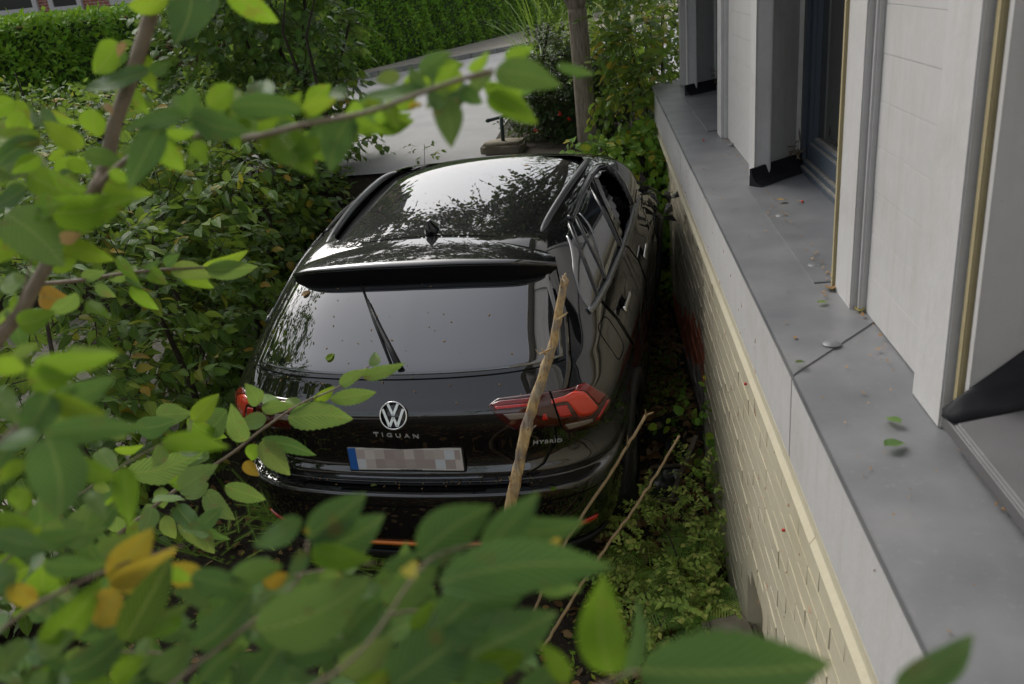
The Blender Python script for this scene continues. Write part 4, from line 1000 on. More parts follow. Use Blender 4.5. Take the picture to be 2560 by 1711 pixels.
# ------------------------------------------------------------------ hedges and shrubs
def rand_in(n, lo, hi): return rng.uniform(lo, hi, (n, 3))
def hornbeam(name, label, boxes, n, lsize, nparts, loc, seedlines, group=None):
    """hedge: volume(s) filled with leafy shoots, denser towards the outside"""
    h = empty(name, loc, label, 'hedge', group); bs = []; ds = []
    vol = [np.prod(np.array(b[1]) - np.array(b[0])) ** .75 for b in boxes]; vol = np.array(vol) / sum(vol)
    for (lo, hi), f in zip(boxes, vol):
        lo, hi = np.array(lo), np.array(hi); c = (lo + hi) / 2; m = int(n * f)
        p = rand_in(m, lo, hi); r = (p - c) / ((hi - lo) / 2); e = np.abs(r).max(1)
        kp = rng.random(m) < .25 + .75 * e ** 2; p = p[kp]; r = r[kp]
        # uneven outline
        p += np.stack([np.sin(p[:, 1] * 3.1) * .08, np.sin(p[:, 2] * 4) * .08, .10 * np.sin(p[:, 0] * 4.3) * np.cos(p[:, 1] * 3.7)], 1)
        ax = np.abs(r).argmax(1); d = np.zeros_like(p); d[np.arange(len(p)), ax] = np.sign(r[np.arange(len(p)), ax])
        d = d * .8 + rng.normal(0, .5, d.shape); d[:, 2] += .15
        bs.append(p); ds.append(d)
    bs = np.vstack(bs); ds = np.vstack(ds); g = tz(bs[:, 0], bs[:, 1]); k = bs[:, 2] > g + .12; bs, ds = bs[k], ds[k]
    data = sprays(bs, ds, .26, 8, lsize, droop=.25, jit=.4)
    split_parts(h, M['leaf_mid'], data, nparts, TPL)
    twig_mesh('twigs', data[4], .0035, .0012, M['bark_dark'], h, 3)
    for (x, y), hgt in seedlines:
        r = random.Random(int(x * 97 + y * 31)); z0 = float(tz(x, y)) - .05; pts = [(x, y, z0)]
        for i in range(4): pts.append((pts[-1][0] + r.gauss(0, .10), pts[-1][1] + r.gauss(0, .10), z0 + hgt * (i + 1) / 4))
        m_ = MB(); m_.tube([np.array(p) - np.array(loc) for p in pts], [.028, .024, .018, .012, .006], 7); m_.build('stem', M['bark_dark'], h, True)
    return h
hornbeam('hornbeam_hedge', 'tall green hornbeam hedge pressing against the left side of the black car',
         [((-3.3, 2.7, .55), (-2.12, 5.6, 1.95)), ((-3.6, 5.4, .5), (-2.45, 8.9, 2.0)), ((-2.75, 6.6, .6), (-2.3, 8.2, 1.4))], 2900, .105, 300, (-2.7, 5, 0),
         [((-2.5 - .25 * (i % 3), 2.9 + i * .42), 1.8) for i in range(14)])
hornbeam('hornbeam_hedge', 'wide sunlit hornbeam hedge in front of the clipped hedge, far left',
         [((-7.2, 5.8, 1.0), (-3.3, 9.6, 2.02))], 3000, .095, 300, (-5, 7.6, 0), [((-6.6 + i * .5, 7 + .8 * (i % 3)), 1.2) for i in range(7)])

def shrub(name, label, cat, loc, blobs, n, lsize, mat, nparts, tpls=TPL, kind='oval', stems=(), spl=.3, nl=8, droop=.25, outward=1.0, barkm='bark_dark', up=(0, 0, 1), group=None, jit=.45):
    h = empty(name, loc, label, cat, group); bs, ds = [], []; w_ = np.array([b[1][0] * b[1][1] * b[1][2] for b in blobs]) ** .8; w_ /= w_.sum()
    for (c, r), f in zip(blobs, w_):
        m = max(6, int(n * f)); u = rng.normal(0, 1, (m, 3)); u /= np.linalg.norm(u, axis=1, keepdims=True); rad = rng.uniform(.35, 1, (m, 1)) ** .5
        bs.append(np.array(c) + u * rad * np.array(r)); ds.append(u * outward + rng.normal(0, .5, (m, 3)))
    bs, ds = np.vstack(bs), np.vstack(ds)
    data = sprays(bs, ds, spl, nl, lsize, up=up, droop=droop, jit=jit)
    split_parts(h, mat, data, nparts, tpls, kind, 'crown')
    twig_mesh('twigs', data[4], min(.004, spl * .009), min(.0015, spl * .004), M[barkm if spl > .2 else 'bark_twig'], h, 3)
    for pts, r0, r1 in stems:
        m_ = MB(); pts = catmull([np.array(p) - np.array(loc) for p in pts], 12); m_.tube(pts, list(np.linspace(r0, r1, 12)), 9); m_.build('stem', M[barkm], h, True)
    return h
# dark big-leaved hazel between hedge and street
shrub('hazel_shrub', 'dark large-leaved hazel with several bare stems, beside the street', 'shrub', (-3.1, 9.0, 1.15),
      [((-3.35, 9.0, 3.1), (.75, .8, .75)), ((-2.9, 8.9, 2.45), (.45, .5, .55)), ((-3.85, 9.0, 2.5), (.55, .6, .6)), ((-3.2, 8.7, 1.95), (.7, .4, .3)), ((-2.75, 8.9, 1.7), (.35, .4, .3)), ((-3.2, 9.1, 4.2), (1.0, .9, .8)), ((-3.6, 9.0, 5.2), (1.1, 1.0, .8))], 1300, .135, M['leaf_hazel'], 200, TPL_R, 'round',
      [([(-3.15, 9, 1.1), (-3.1, 9.02, 1.8), (-3.2, 9, 2.6), (-3.1, 9, 3.4)], .035, .015), ([(-3.02, 9.06, 1.1), (-2.98, 9, 1.9), (-2.85, 9, 2.7), (-2.7, 9, 3.3)], .03, .012), ([(-3.3, 8.95, 1.1), (-3.35, 8.9, 1.9), (-3.5, 8.9, 2.6)], .03, .01), ([(-2.9, 8.9, 1.1), (-2.7, 8.9, 1.8), (-2.4, 8.9, 2.5)], .022, .01)], .34, 7, .4)
# clipped hedge along the far pavement
fh = empty('clipped_hedge', (float(B1[0]), float(B1[1]), 1.2), 'clipped bright green hedge along the far pavement', 'hedge'); fo = np.array(fh.location)
bn = np.array([-bd[1], bd[0]])
L0, L1 = -15.0, 22.0
def hedge_pt(t, a, z): q = B1 + bd * t + bn * a; return np.array([q[0], q[1], z])
n = 62000; t = L0 + (L1 - L0) * rng.random(n) ** 1.15; topz = lambda t: 2.82 + .7 * smooth01((t + 6) / 10)
on_top = rng.random(n) < .28; a = np.where(on_top, rng.uniform(0, 1.1, n), np.abs(rng.normal(0, .05, n))); tp = topz(t); z = np.where(on_top, tp + rng.normal(0, .035, n), 1.22 + (tp - 1.22) * rng.random(n))
a = a + .10 * np.sin(t * 2.3) * np.cos(z * 3.1) + .05 * np.sin(t * 7 + z * 5) + .12 * smooth01((1.55 - z) / .4)
P = B1[None] + bd[None] * t[:, None] + bn[None] * a[:, None]; P = np.c_[P, z]
Y = np.c_[-bn[None] * .5 + bd[None] * rng.normal(0, .7, (n, 1)), .5 + rng.normal(0, .5, n)]; N = np.c_[np.repeat(-bn[None], n, 0) * .6, np.full(n, .7)] + rng.normal(0, .4, (n, 3))
br = (z < 2.15 + .35 * np.sin(t * .9)) & (t < -4.0) & (rng.random(n) < .62)
sz = rng.uniform(.06, .125, n)
leaf_cloud('foliage', M['leaf_far'], P[~br] - fo, Y[~br], N[~br], sz[~br], TPL_S, fh)['kind'] = 'stuff'
leaf_cloud('bare_foliage', M['leaf_brown'], P[br] - fo, Y[br], N[br], sz[br] * .8, TPL_S, fh)['kind'] = 'stuff'
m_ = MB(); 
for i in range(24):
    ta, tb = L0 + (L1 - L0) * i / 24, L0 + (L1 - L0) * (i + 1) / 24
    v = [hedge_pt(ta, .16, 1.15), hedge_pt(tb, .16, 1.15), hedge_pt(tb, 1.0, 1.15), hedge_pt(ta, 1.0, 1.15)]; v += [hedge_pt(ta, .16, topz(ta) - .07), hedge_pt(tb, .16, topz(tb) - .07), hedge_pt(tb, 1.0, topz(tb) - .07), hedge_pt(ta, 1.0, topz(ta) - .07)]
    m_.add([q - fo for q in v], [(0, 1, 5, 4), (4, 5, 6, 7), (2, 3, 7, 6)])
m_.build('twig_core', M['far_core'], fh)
# brick house far behind
bh = empty('brick_house', (-15, 26, 1.2), 'red brick house with white window frames behind the far hedge', 'house'); bo = np.array([-15, 26, 1.2])
m_ = MB(); m_.box(np.array([-26, 26, 1.1]) - bo, np.array([-9.5, 33, 8.5]) - bo); m_.build('wall', M['far_brick'], bh)
m_ = MB(); m_.extrude([(26 - .6 - bo[1], 8.5 - bo[2]), (33.6 - bo[1], 8.5 - bo[2]), (29.5 - bo[1], 12 - bo[2])], 0, -26.5 + 15, -9 + 15); m_.build('roof', M['kerb'], bh)
def fwin(pxr, pyb, wd):
    p = at_y(pxr, pyb, 25.96); x1, z0 = p[0], p[2]; x0 = x1 - wd
    f_ = MB(); z1_ = z0 + 1.7
    for lo, hi in (((x0, 25.90, z0), (x1, 26.0, z0 + .16)), ((x0, 25.9, z1_ - .1), (x1, 26, z1_)), ((x0, 25.9, z0 + .16), (x0 + .14, 26, z1_ - .1)), ((x1 - .14, 25.9, z0 + .16), (x1, 26, z1_ - .1))): f_.box(np.array(lo) - bo, np.array(hi) - bo)
    w0 = f_.build('window', M['white_board'], bh)
    f_ = MB(); f_.box(np.array([x0 + .14, 25.95, z0 + .16]) - bo, np.array([x1 - .14, 25.97, z1_ - .1]) - bo); f_.build('pane', M['pane'], w0)
fwin(92, 30, 1.4); fwin(193, 24, 1.0); fwin(-40, 34, 1.3); fwin(330, 5, 1.0)
# tree beside the house corner
tr = empty('garden_tree', (-.2, 8.65, 1.15), 'slim tree with straight bare grey trunk beside the dark holly', 'tree'); to = np.array(tr.location)
tb_ = at_z(1345, 342, 1.25); px = lambda x, y, Y=8.65: at_y(x, y, Y)
m_ = MB(); tl = catmull([px(1347, 350) - [0, 0, .25], px(1343, 280), px(1335, 180), px(1328, 90), px(1322, 20)], 24); m_.tube([p - to for p in tl], list(np.linspace(.098, .088, 24)), 14); m_.build('trunk', M['bark_tree'], tr, True)
limbs = [([px(1322, 25), px(1300, -40), px(1250, -190), px(1180, -420)], .065, .02), ([px(1324, 20), px(1345, -60), px(1380, -240), px(1450, -480)], .06, .02), ([px(1323, 22), px(1325, -120), px(1310, -350), px(1330, -650)], .06, .02), ([px(1326, 60), px(1290, -10), px(1200, -120)], .035, .01)]
for pts, r0, r1 in limbs:
    m_ = MB(); q_ = catmull(pts, 12); m_.tube([p - to for p in q_], list(np.linspace(r0, r1, 12)), 8); m_.build('limb', M['bark_tree'], tr, True)
tb2, td2 = [], []
for c, r, k in (((-.9, 8.4, 4.5), (1.3, 1.4, 1.0), 520), ((.7, 8.6, 4.9), (1.5, 1.7, 1.3), 560), ((-.1, 9.4, 5.6), (1.9, 1.7, 1.4), 520), ((.4, 7.6, 4.2), (1.0, 1.3, .8), 380), ((-.2, 8.7, 3.5), (.8, .7, .45), 90)):
    u = rng.normal(0, 1, (k, 3)); u /= np.linalg.norm(u, axis=1, keepdims=True); tb2.append(np.array(c) + u * rng.uniform(.3, 1, (k, 1)) ** .5 * np.array(r)); td2.append(u + rng.normal(0, .5, (k, 3)))
data = sprays(np.vstack(tb2), np.vstack(td2), .5, 11, .125, droop=.4)
split_parts(tr, M['leaf_hazel'], data, 30, TPL, 'oval', 'crown'); twig_mesh('twigs', data[4], .006, .002, M['bark_dark'], tr, 3)
# dark holly
shrub('holly_bush', 'dense dark glossy holly bush with red berries beside the tree trunk', 'bush', (-.75, 9.2, 1.15),
      [(tuple(at_y(1255, 270, 9.3)), (.32, .4, .34)), (tuple(at_y(1290, 190, 9.4)), (.36, .4, .42)), (tuple(at_y(1250, 130, 9.5)), (.26, .3, .22)), (tuple(at_y(1330, 250, 9.3)), (.4, .4, .5)), (tuple(at_y(1410, 260, 9.5)), (.4, .4, .5))], 1700, .058, M['leaf_dark'], 150, TPL, 'oval', [([(-.6, 9.3, 1.1), (-.6, 9.3, 1.8), (-.5, 9.3, 2.3)], .03, .012)], .2, 9, .2)
for q_ in ((1283, 262), (1303, 272), (1352, 290), (1360, 262), (1228, 300)):
    m_ = MB()
    for k in range(5):
        c = at_y(q_[0] + random.uniform(-4, 4), q_[1] + random.uniform(-4, 4), 8.8); m_.tube([c - [0, 0, .009], c - [0, 0, .004], c + [0, 0, .004], c + [0, 0, .009]], [.003, .010, .010, .003], 7)
    o = m_.build('berry_cluster', M['berry'], bpy.data.objects['holly_bush']); o.location = (.75, -9.2, -1.15)
# yellow-green shrub by the house corner
def sp(x, y, Y): return tuple(at_y(x, y, Y))
shrub('forsythia_shrub', 'yellowing light green shrub by the street corner of the house', 'shrub', (.15, 8.6, 1.1),
      [(sp(1440, 150, 8.4), (.20, .3, .38)), (sp(1470, 230, 8.3), (.24, .3, .32)), (sp(1425, 60, 8.6), (.24, .3, .3)), (sp(1490, 110, 8.8), (.25, .3, .4)), (sp(1480, 320, 8.3), (.2, .2, .2))], 170, .115, M['leaf_shrub'], 120, TPL, 'oval',
      [([(.2, 8.6, 1.1), sp(1470, 250, 8.4), sp(1440, 80, 8.5)], .014, .005), ([(.25, 8.6, 1.1), sp(1490, 220, 8.5), sp(1490, 60, 8.7)], .012, .005)], .32, 9, .5)
shrub('ivy_mound', 'bright green ivy and vine leaves heaped in front of the car by the house corner', 'ivy', (.1, 8.0, .9),
      [(sp(1420, 360, 7.95), (.36, .25, .12)), (sp(1500, 400, 7.9), (.26, .25, .26)), (sp(1480, 340, 8.1), (.3, .25, .15)), (sp(1510, 500, 7.8), (.2, .2, .3)), (sp(1350, 350, 8.2), (.22, .2, .07)), (sp(1505, 600, 7.6), (.12, .15, .25))], 300, .095, M['leaf_ivy'], 160, TPL_R, 'round', [([(.1, 8, .5), (.1, 7.95, 1.0), (.0, 7.9, 1.3)], .01, .004)], .22, 7, .5, up=(-.1, -.7, .7))
shrub('street_bush', 'dark green bush behind the yellowing shrub at the house corner', 'bush', (1.0, 12, 1.15),
      [((.5, 11.2, 2.0), (.9, .6, .9)), ((1.2, 12.0, 2.8), (1.2, .8, 1.4)), ((.0, 11.6, 2.9), (.8, .5, 1.0)), ((.4, 11.0, 1.5), (1.0, .5, .5))], 1300, .08, M['leaf_hazel'], 20, TPL, 'oval', [([(.8, 12, 1.1), (.8, 12, 2), (.9, 12, 2.8)], .03, .01)], .25, 8)
# tall arching grass
gr = empty('pampas_grass', (-.9, 12.4, 1.2), 'tall arching green ornamental grass beside the far street', 'grass clump')
def blade_set(center, n, lng, mat, parent, name):
    m_ = MB(); off = np.array(parent.location)
    for i in range(n):
        an = random.uniform(0, 2 * math.pi); L = lng * random.uniform(.6, 1.15); d = np.array([math.cos(an), math.sin(an), 0]); b = np.array(center) + d * random.uniform(0, .12); sd_ = np.array([-d[1], d[0], 0]); wd = random.uniform(.006, .012); lean = random.uniform(.25, .75)
        pts = [b + d * L * lean * t ** 1.6 + np.array([0, 0, L * (t - .62 * lean * t ** 2.6)]) for t in np.linspace(0, 1, 9)]
        v = []
        for k, p in enumerate(pts):
            w0 = wd * (1 - (k / 8) ** 2) + .0008; v += [p - sd_ * w0 - off, p + sd_ * w0 - off]
        m_.add(v, [(2 * k, 2 * k + 1, 2 * k + 3, 2 * k + 2) for k in range(8)])
    return m_.build(name, mat, parent, True, fix=False)
for c in ((-.75, 12.3, 1.2), (-.35, 12.6, 1.2), (.1, 12.4, 1.2), (.5, 12.0, 1.2)): blade_set(c, 70, 1.9, M['leaf_shrub'], gr, 'blades')['kind'] = 'stuff'
# trees standing behind and above the photographer's side, mirrored in the car
for i, (loc, blobs, lab) in enumerate((((-5.5, -9, 0), [((-5.5, -9, 4.2), (2.6, 2, 1.7)), ((-3.4, -10, 3.4), (1.6, 1.6, 1.3)), ((-7.5, -8, 5), (2, 2, 1.6))], 'broad garden tree behind the photographer'),
        ((-6.2, 3.4, .6), [((-6.2, 3.4, 5.2), (1.6, 1.8, 1.3)), ((-5.4, 4.8, 4.8), (1.2, 1.3, 1.0)), ((-6.6, 2.0, 4.9), (1.3, 1.3, 1.1))], 'leafy tree left of the hornbeam hedge, mirrored in the car'))):
    shrub('garden_tree', lab, 'tree', loc, blobs, 600, .12, M['leaf_hazel'], 0, TPL, 'oval', [([loc, (loc[0], loc[1], 2), (loc[0] + .3, loc[1], 4.4)], .16, .05)], .6, 10, barkm='bark_tree')

# ------------------------------------------------------------------ broken stick, twigs, small plants, litter
def stickthing(name, label, pts, radii, mat, cat='stick', extra=()):
    pts = [np.array(p) for p in pts]; o = empty(name, tuple(pts[-1]), label, cat); off = pts[-1]; m_ = MB()
    l = catmull([p - off for p in pts], 40); rr = np.interp(np.linspace(0, 1, 40), np.linspace(0, 1, len(radii)), radii); r = np.random.default_rng(len(label))
    rr = rr * (1 + r.normal(0, .06, 40)); l = l + r.normal(0, .0018, l.shape); m_.tube(l, list(rr), 12); m_.build('shaft', mat, o, True)
    for p in extra:
        m_ = MB(); q_ = [np.array(a) - off for a in p[0]]; m_.tube(q_, list(np.linspace(p[1], p[2], len(q_))), 6); m_.build(p[3], p[4], o, True)
    return o
S0, S1 = at_y(1294, 640, 2.95), at_y(1168, 1165, 3.0); S2 = S1 + (S1 - S0) * .75
ex = [([at_y(1262, 800, 2.93), at_y(1235, 812, 2.9), at_y(1226, 800, 2.9)], .004, .001, 'splinter', M['stick']), ([at_y(1250, 812, 2.93), at_y(1240, 798, 2.92)], .005, .001, 'splinter', M['stick']), ([at_y(1291, 645, 2.95), at_y(1296, 626, 2.95)], .011, .002, 'broken_tip', M['stick']), ([at_y(1299, 655, 2.95), at_y(1288, 632, 2.95)], .008, .002, 'broken_tip', M['stick']), ([at_y(1287, 660, 2.94), at_y(1284, 636, 2.94)], .006, .001, 'broken_tip', M['stick']), ([at_y(1180, 1090, 3.0), at_y(1170, 1105, 2.98), at_y(1166, 1092, 2.97)], .004, .001, 'splinter', M['stick']), ([at_y(1276, 735, 2.94), at_y(1300, 716, 2.94)], .006, .003, 'knot', M['stick']), ([at_y(1215, 985, 2.98), at_y(1228, 975, 2.98)], .007, .003, 'knot', M['stick'])]
stickthing('broken_branch', 'thick broken branch with stripped bark standing behind the car', [S0, S0 * .72 + S1 * .28 + [.012, 0, 0], S0 * .4 + S1 * .6 - [.010, 0, 0], S1, S2], [.0135, .018, .021, .0235, .026], M['stick'], 'branch', ex)
a, b, c, d = at_y(1480, 952, 3.35), at_y(1405, 1075, 3.3), at_y(1285, 1262, 3.2), at_y(1215, 1420, 3.1)
stickthing('bare_twig', 'thin forked dry twig leaning behind the right rear corner of the car', [a, b, c, d, d + (d - c) * .6], [.006, .0065, .007, .008, .008], M['dry_twig'], 'twig',
           [([a, at_y(1497, 945, 3.36)], .005, .0025, 'fork', M['dry_twig']), ([a, at_y(1478, 938, 3.34)], .004, .001, 'fork', M['dry_twig']), ([at_y(1436, 1026, 3.32), at_y(1438, 998, 3.3)], .003, .001, 'fork', M['dry_twig'])])
a, b, c, d = at_y(1555, 1000, 3.35), at_y(1470, 1140, 3.3), at_y(1370, 1282, 3.2), at_y(1270, 1442, 3.0)
stickthing('bare_twig', 'straight dry twig without fork, nearer the cream plinth', [a, b, c, d, d + (d - c) * .3], [.005, .006, .007, .007, .007], M['dry_twig'], 'twig')
a, d = at_z(1592, 1008, .30), at_z(1535, 1150, .06)
# pane in a wooden frame lying on the ground
pf_ = empty('glass_frame', tuple(at_z(1530, 1110, .03)), 'small broken glass pane in a grey wooden frame lying by the plinth', 'pane'); po = np.array(pf_.location)
c1, c2, c3, c4 = at_z(1493, 1073, .12), at_z(1560, 1068, .12), at_z(1536, 1148, .06), at_z(1482, 1152, .06)
m_ = MB(); m_.add([c1 - po, c2 - po, c3 - po, c4 - po, c1 - po - [0, 0, .004], c2 - po - [0, 0, .004], c3 - po - [0, 0, .004], c4 - po - [0, 0, .004]], [(0, 1, 2, 3), (7, 6, 5, 4), (0, 4, 5, 1), (1, 5, 6, 2), (2, 6, 7, 3), (3, 7, 4, 0)]); m_.build('pane', M['pane'], pf_)
for p, q_, wd in ((c1, c2, .010), (c3 * 1.0 + (c3 - c4) * .55, c4, .014), (at_z(1595, 1002, .30), c3, .014), (c1, c4, .010)):
    m_ = MB(); dv = nrm(q_ - p); sv = nrm(np.cross(dv, [0, 0, 1])) * wd; m_.v = [tuple(k - po) for k in (p + sv, p - sv, q_ - sv, q_ + sv, p + sv + [0, 0, .014], p - sv + [0, 0, .014], q_ - sv + [0, 0, .014], q_ + sv + [0, 0, .014])]; m_.f = [(0, 1, 2, 3), (4, 7, 6, 5), (0, 4, 5, 1), (1, 5, 6, 2), (2, 6, 7, 3), (3, 7, 4, 0)]; m_.build('frame_bar', M['bark'], pf_, bevel=.002)
# black plastic debris beside it
m_ = MB(); r = np.random.default_rng(3)
dbr = empty('car_debris', (.25, 4.9, .05), 'torn black plastic trim lying between car and plinth', 'debris')
for i in range(5):
    m_ = MB(); o_ = np.array([r.uniform(-.12, .12), r.uniform(-.35, .35), r.uniform(0, .06)]); g_ = [[o_ + [u * .14, v_ * .10 + .02 * math.sin(u * 6), .03 * math.sin(u * 4 + i) + .02 * v_] for v_ in (0, .5, 1)] for u in np.linspace(0, 1, 6)]
    m_.grid(g_); ob = m_.build('shard', M['plastic'], dbr, True); ob.rotation_euler = (0, 0, 0)
# ferns and small-leaved plants at the foot of the plinth
def fern(loc, n, lng, label, group=None):
    f = empty('fern', loc, label, 'fern', group)
    for i in range(n):
        an = 2 * math.pi * (i / n) + random.uniform(-.3, .3); L = lng * random.uniform(.7, 1.15); d_ = np.array([math.cos(an), math.sin(an), 0]); sv = np.array([-d_[1], d_[0], 0]); m_ = MB(); prev = None
        pts = [d_ * L * .85 * t + np.array([0, 0, L * (.75 * t - .62 * t * t)]) for t in np.linspace(0, 1, 26)]; m_.tube(pts, list(np.linspace(.0022, .0008, 26)), 4, False)
        for k in range(4, 25):
            t = k / 25; wl = L * .26 * math.sin(math.pi * min(1, t * .95 + .08)) ** .8 + .003
            for sg in (1, -1):
                p = pts[k]; q_ = p + sv * sg * wl + d_ * wl * .35 - np.array([0, 0, wl * .2]); wdt = L * .0095; u = d_ * wdt
                m_.add([p - u * .6, p * .5 + q_ * .5 - u, q_, p * .5 + q_ * .5 + u, p + u * .6], [(0, 1, 2, 3, 4)])
        m_.build('frond', M['fern'], f, False, fix=False)
    return f
fern((.30, 3.25, .05), 9, .36, 'largest green fern at the foot of the cream plinth', 'ferns by the plinth')
fern((.12, 3.55, .05), 8, .30, 'small pale fern nearer the car than the large fern', 'ferns by the plinth')
fern((.38, 3.75, .06), 8, .28, 'small fern against the plinth, farther than the large fern', 'ferns by the plinth')
shrub('cotoneaster', 'low small-leaved creeping shrub under the ferns by the plinth', 'shrub', (.2, 3.4, .02),
      [((.18, 3.55, .17), (.24, .42, .16)), ((.32, 3.15, .12), (.18, .3, .14)), ((.40, 3.9, .2), (.1, .35, .2)), ((.12, 3.2, .08), (.2, .2, .1))], 330, .036, M['leaf_weed'], 250, TPL, 'oval', [([(.2, 3.4, 0), (.25, 3.5, .12), (.2, 3.6, .26)], .006, .002)], .16, 13, .3)
shrub('bindweed', 'dark green leafy creeper climbing the worn grey plinth', 'creeper', (.42, 4.3, .02), [((.44, 4.35, .38), (.07, .22, .28)), ((.42, 4.6, .2), (.08, .2, .15))], 26, .07, M['leaf_ivy'], 60, TPL_R, 'round', [([(.45, 4.2, 0), (.46, 4.3, .3), (.47, 4.4, .6)], .004, .002)], .2, 5, .4, up=(-.7, -.4, .6))
# yew sprigs behind the car
def yew(loc, n, lng, label):
    y_ = empty('yew_seedling', loc, label, 'yew', 'yew sprigs on the ground'); 
    for i in range(n):
        an = random.uniform(0, 2 * math.pi); el = random.uniform(.25, 1.1); d_ = np.array([math.cos(an) * math.cos(el), math.sin(an) * math.cos(el), math.sin(el)]); L = lng * random.uniform(.6, 1.2); b = np.array([random.gauss(0, .08), random.gauss(0, .08), 0]); m_ = MB(); sv = nrm(np.cross(d_, [0, 0, 1])); up_ = np.cross(sv, d_)
        for br_ in range(6):
            t0_ = br_ / 6 * .8; bb = b + d_ * L * t0_; dd = d_ if br_ == 5 else nrm(d_ * .7 + sv * (.8 if br_ % 2 else -.8) + up_ * .15); LL = L * (.42 - .25 * t0_); ss = nrm(np.cross(dd, up_))
            m_.tube([bb, bb + dd * LL], [.002, .001], 4, False)
            for k in range(22):
                p = bb + dd * LL * (k + 1) / 22; nl = .022 * (1 - .35 * k / 22)
                for sg in (1, -1):
                    q_ = p + nrm(ss * sg + dd * .45 + up_ * random.uniform(-.1, .3)) * nl; u = dd * .0013; m_.add([p - u, q_, p + u], [(0, 1, 2)])
        m_.add([b, b + d_ * L, b + d_ * L + sv * .002], [(0, 1, 2)]); m_.build('sprig', M['needle'], y_, False, fix=False)
for (pxx, pyy, zz), nn_, lg, lab in (((650, 1230, .10), 12, .46, 'yew sprigs left behind the car bumper'), ((470, 1265, .05), 12, .36, 'dark yew sprigs at the foot of the hornbeam hedge'), ((880, 1290, .08), 12, .42, 'yew sprigs in the middle behind the bumper'), ((780, 1290, .05), 10, .34, 'lowest yew sprigs half hidden by big leaves')):
    yew(tuple(at_z(pxx, pyy, zz)), nn_, lg, lab)
# seedling with pale leaves, bottom centre
shrub('elm_seedling', 'pale green seedling among the big leaves at the bottom', 'seedling', tuple(at_z(745, 1545, .05)), [(tuple(at_y(745, 1500, 2.0)), (.06, .08, .12))], 9, .06, M['leaf_pale'], 60, TPL, 'oval', [([tuple(at_z(745, 1545, .05)), tuple(at_y(745, 1500, 2.0))], .004, .002)], .15, 6)
# fallen leaves on the ground (uncountable litter) and single ones on car and ledge
n = 8200; x = np.where(rng.random(n) < .45, rng.uniform(-.15, .5, n), rng.uniform(-2.6, .45, n)); y = rng.uniform(1.6, 7.8, n); k = rng.random(n) < np.where(x > -.1, 1, .6); x, y = x[k], y[k]; n = len(x)
P = np.c_[x, y, tz(x, y) + rng.uniform(.004, .03, n)]; an = rng.uniform(0, 6.28, n); Y = np.c_[np.cos(an), np.sin(an), rng.normal(0, .25, n)]; N = np.c_[rng.normal(0, .45, (n, 2)), np.ones(n)]
tag(leaf_cloud('leaf_litter', M['litter'], P, Y, N, rng.uniform(.03, .075, n), TPL, None), 'brown fallen leaves covering the soil', kind='stuff')
n = 9000; x = np.where(rng.random(n) < .4, rng.uniform(-.1, .48, n), rng.uniform(-2.6, .45, n)); y = rng.uniform(1.6, 6.2, n); P = np.c_[x, y, tz(x, y) + rng.uniform(.0, .05, n)]; an = rng.uniform(0, 6.28, n); Y = np.c_[np.cos(an) * .6, np.sin(an) * .6, rng.uniform(.1, .9, n)]; N = np.c_[rng.normal(0, .6, (n, 2)), np.ones(n)]
kf = np.sin(x * 2.7 + 1) * np.cos(y * 2.1) + rng.normal(0, .4, n) > .15
tag(leaf_cloud('ground_cover', M['leaf_ivy'], P[kf], Y[kf], N[kf], rng.uniform(.02, .045, n)[kf], TPL_S, None), 'low dark green weeds between the fallen leaves', kind='stuff')
def loose(label, pos, size, mat, an, nrmv=(0, 0, 1), name='fallen_leaf', cat='leaf', group=None, roll=.3):
    me = LEAFMESH.setdefault(('loose', mat.name), leaf_mesh('fallen_leaf', mat, n=6, w=.62, fold=.35, droop=.1, seed=2)); o = link(bpy.data.objects.new(name, me)); N_ = nrm(nrmv); Y_ = np.array([math.cos(an), math.sin(an), 0]); Y_ = nrm(Y_ - N_ * (Y_ @ N_)); X_ = np.cross(Y_, N_); m = Matrix.Identity(4)
    for i in range(3): m[i][0] = X_[i] * size; m[i][1] = Y_[i] * size; m[i][2] = N_[i] * size; m[i][3] = pos[i] + N_[i] * .004
    o.matrix_basis = m; return tag(o, label, cat, group)
def tocar(p): return CA @ np.array(p) + CT
def carn(n): return CA @ np.array(n)
for q_, mt, sz_, an, lab in (((694, 681), 'leaf_tan', .05, .3, 'curled orange brown leaf lying on the rear window'), ((750, 830), 'leaf_lime', .05, .9, 'small green leaf with a red berry low on the rear window'), ((835, 447), 'leaf_tan', .06, 2.2, 'orange leaf lying beside the left roof rail'), ((848, 462), 'leaf_yellow', .05, .6, 'yellow leaf beside the left roof rail'), ((850, 1118), 'leaf_pale', .03, .2, 'tiny pale leaf on the left of the bumper step'), ((1260, 1122), 'leaf_lime', .03, .2, 'tiny green leaf on the right of the bumper step')):
    p, nn_ = onb(*q_); loose(lab, tocar(p + nn_ * .008), sz_, M[mt], an, carn(nn_))
for q_, mt, sz_, an, lab in (((1200, 385), 'leaf_tan', .05, .5, 'curled brown stalk and leaf on the front of the roof'), ((930, 440), 'leaf_lime', .05, .4, 'green leaf on the left side of the roof'), ((1170, 360), 'berry', .03, 0, 'small red leaf near the front edge of the roof'), ((922, 588), 'leaf_tan', .02, 1, 'tiny brown leaf on the spoiler')):
    p = roof_px(*q_); loose(lab, tocar(p + [0, 0, .004]), sz_, M[mt] if mt != 'berry' else M['leaf_tan'], an, carn((0, 0, 1)))
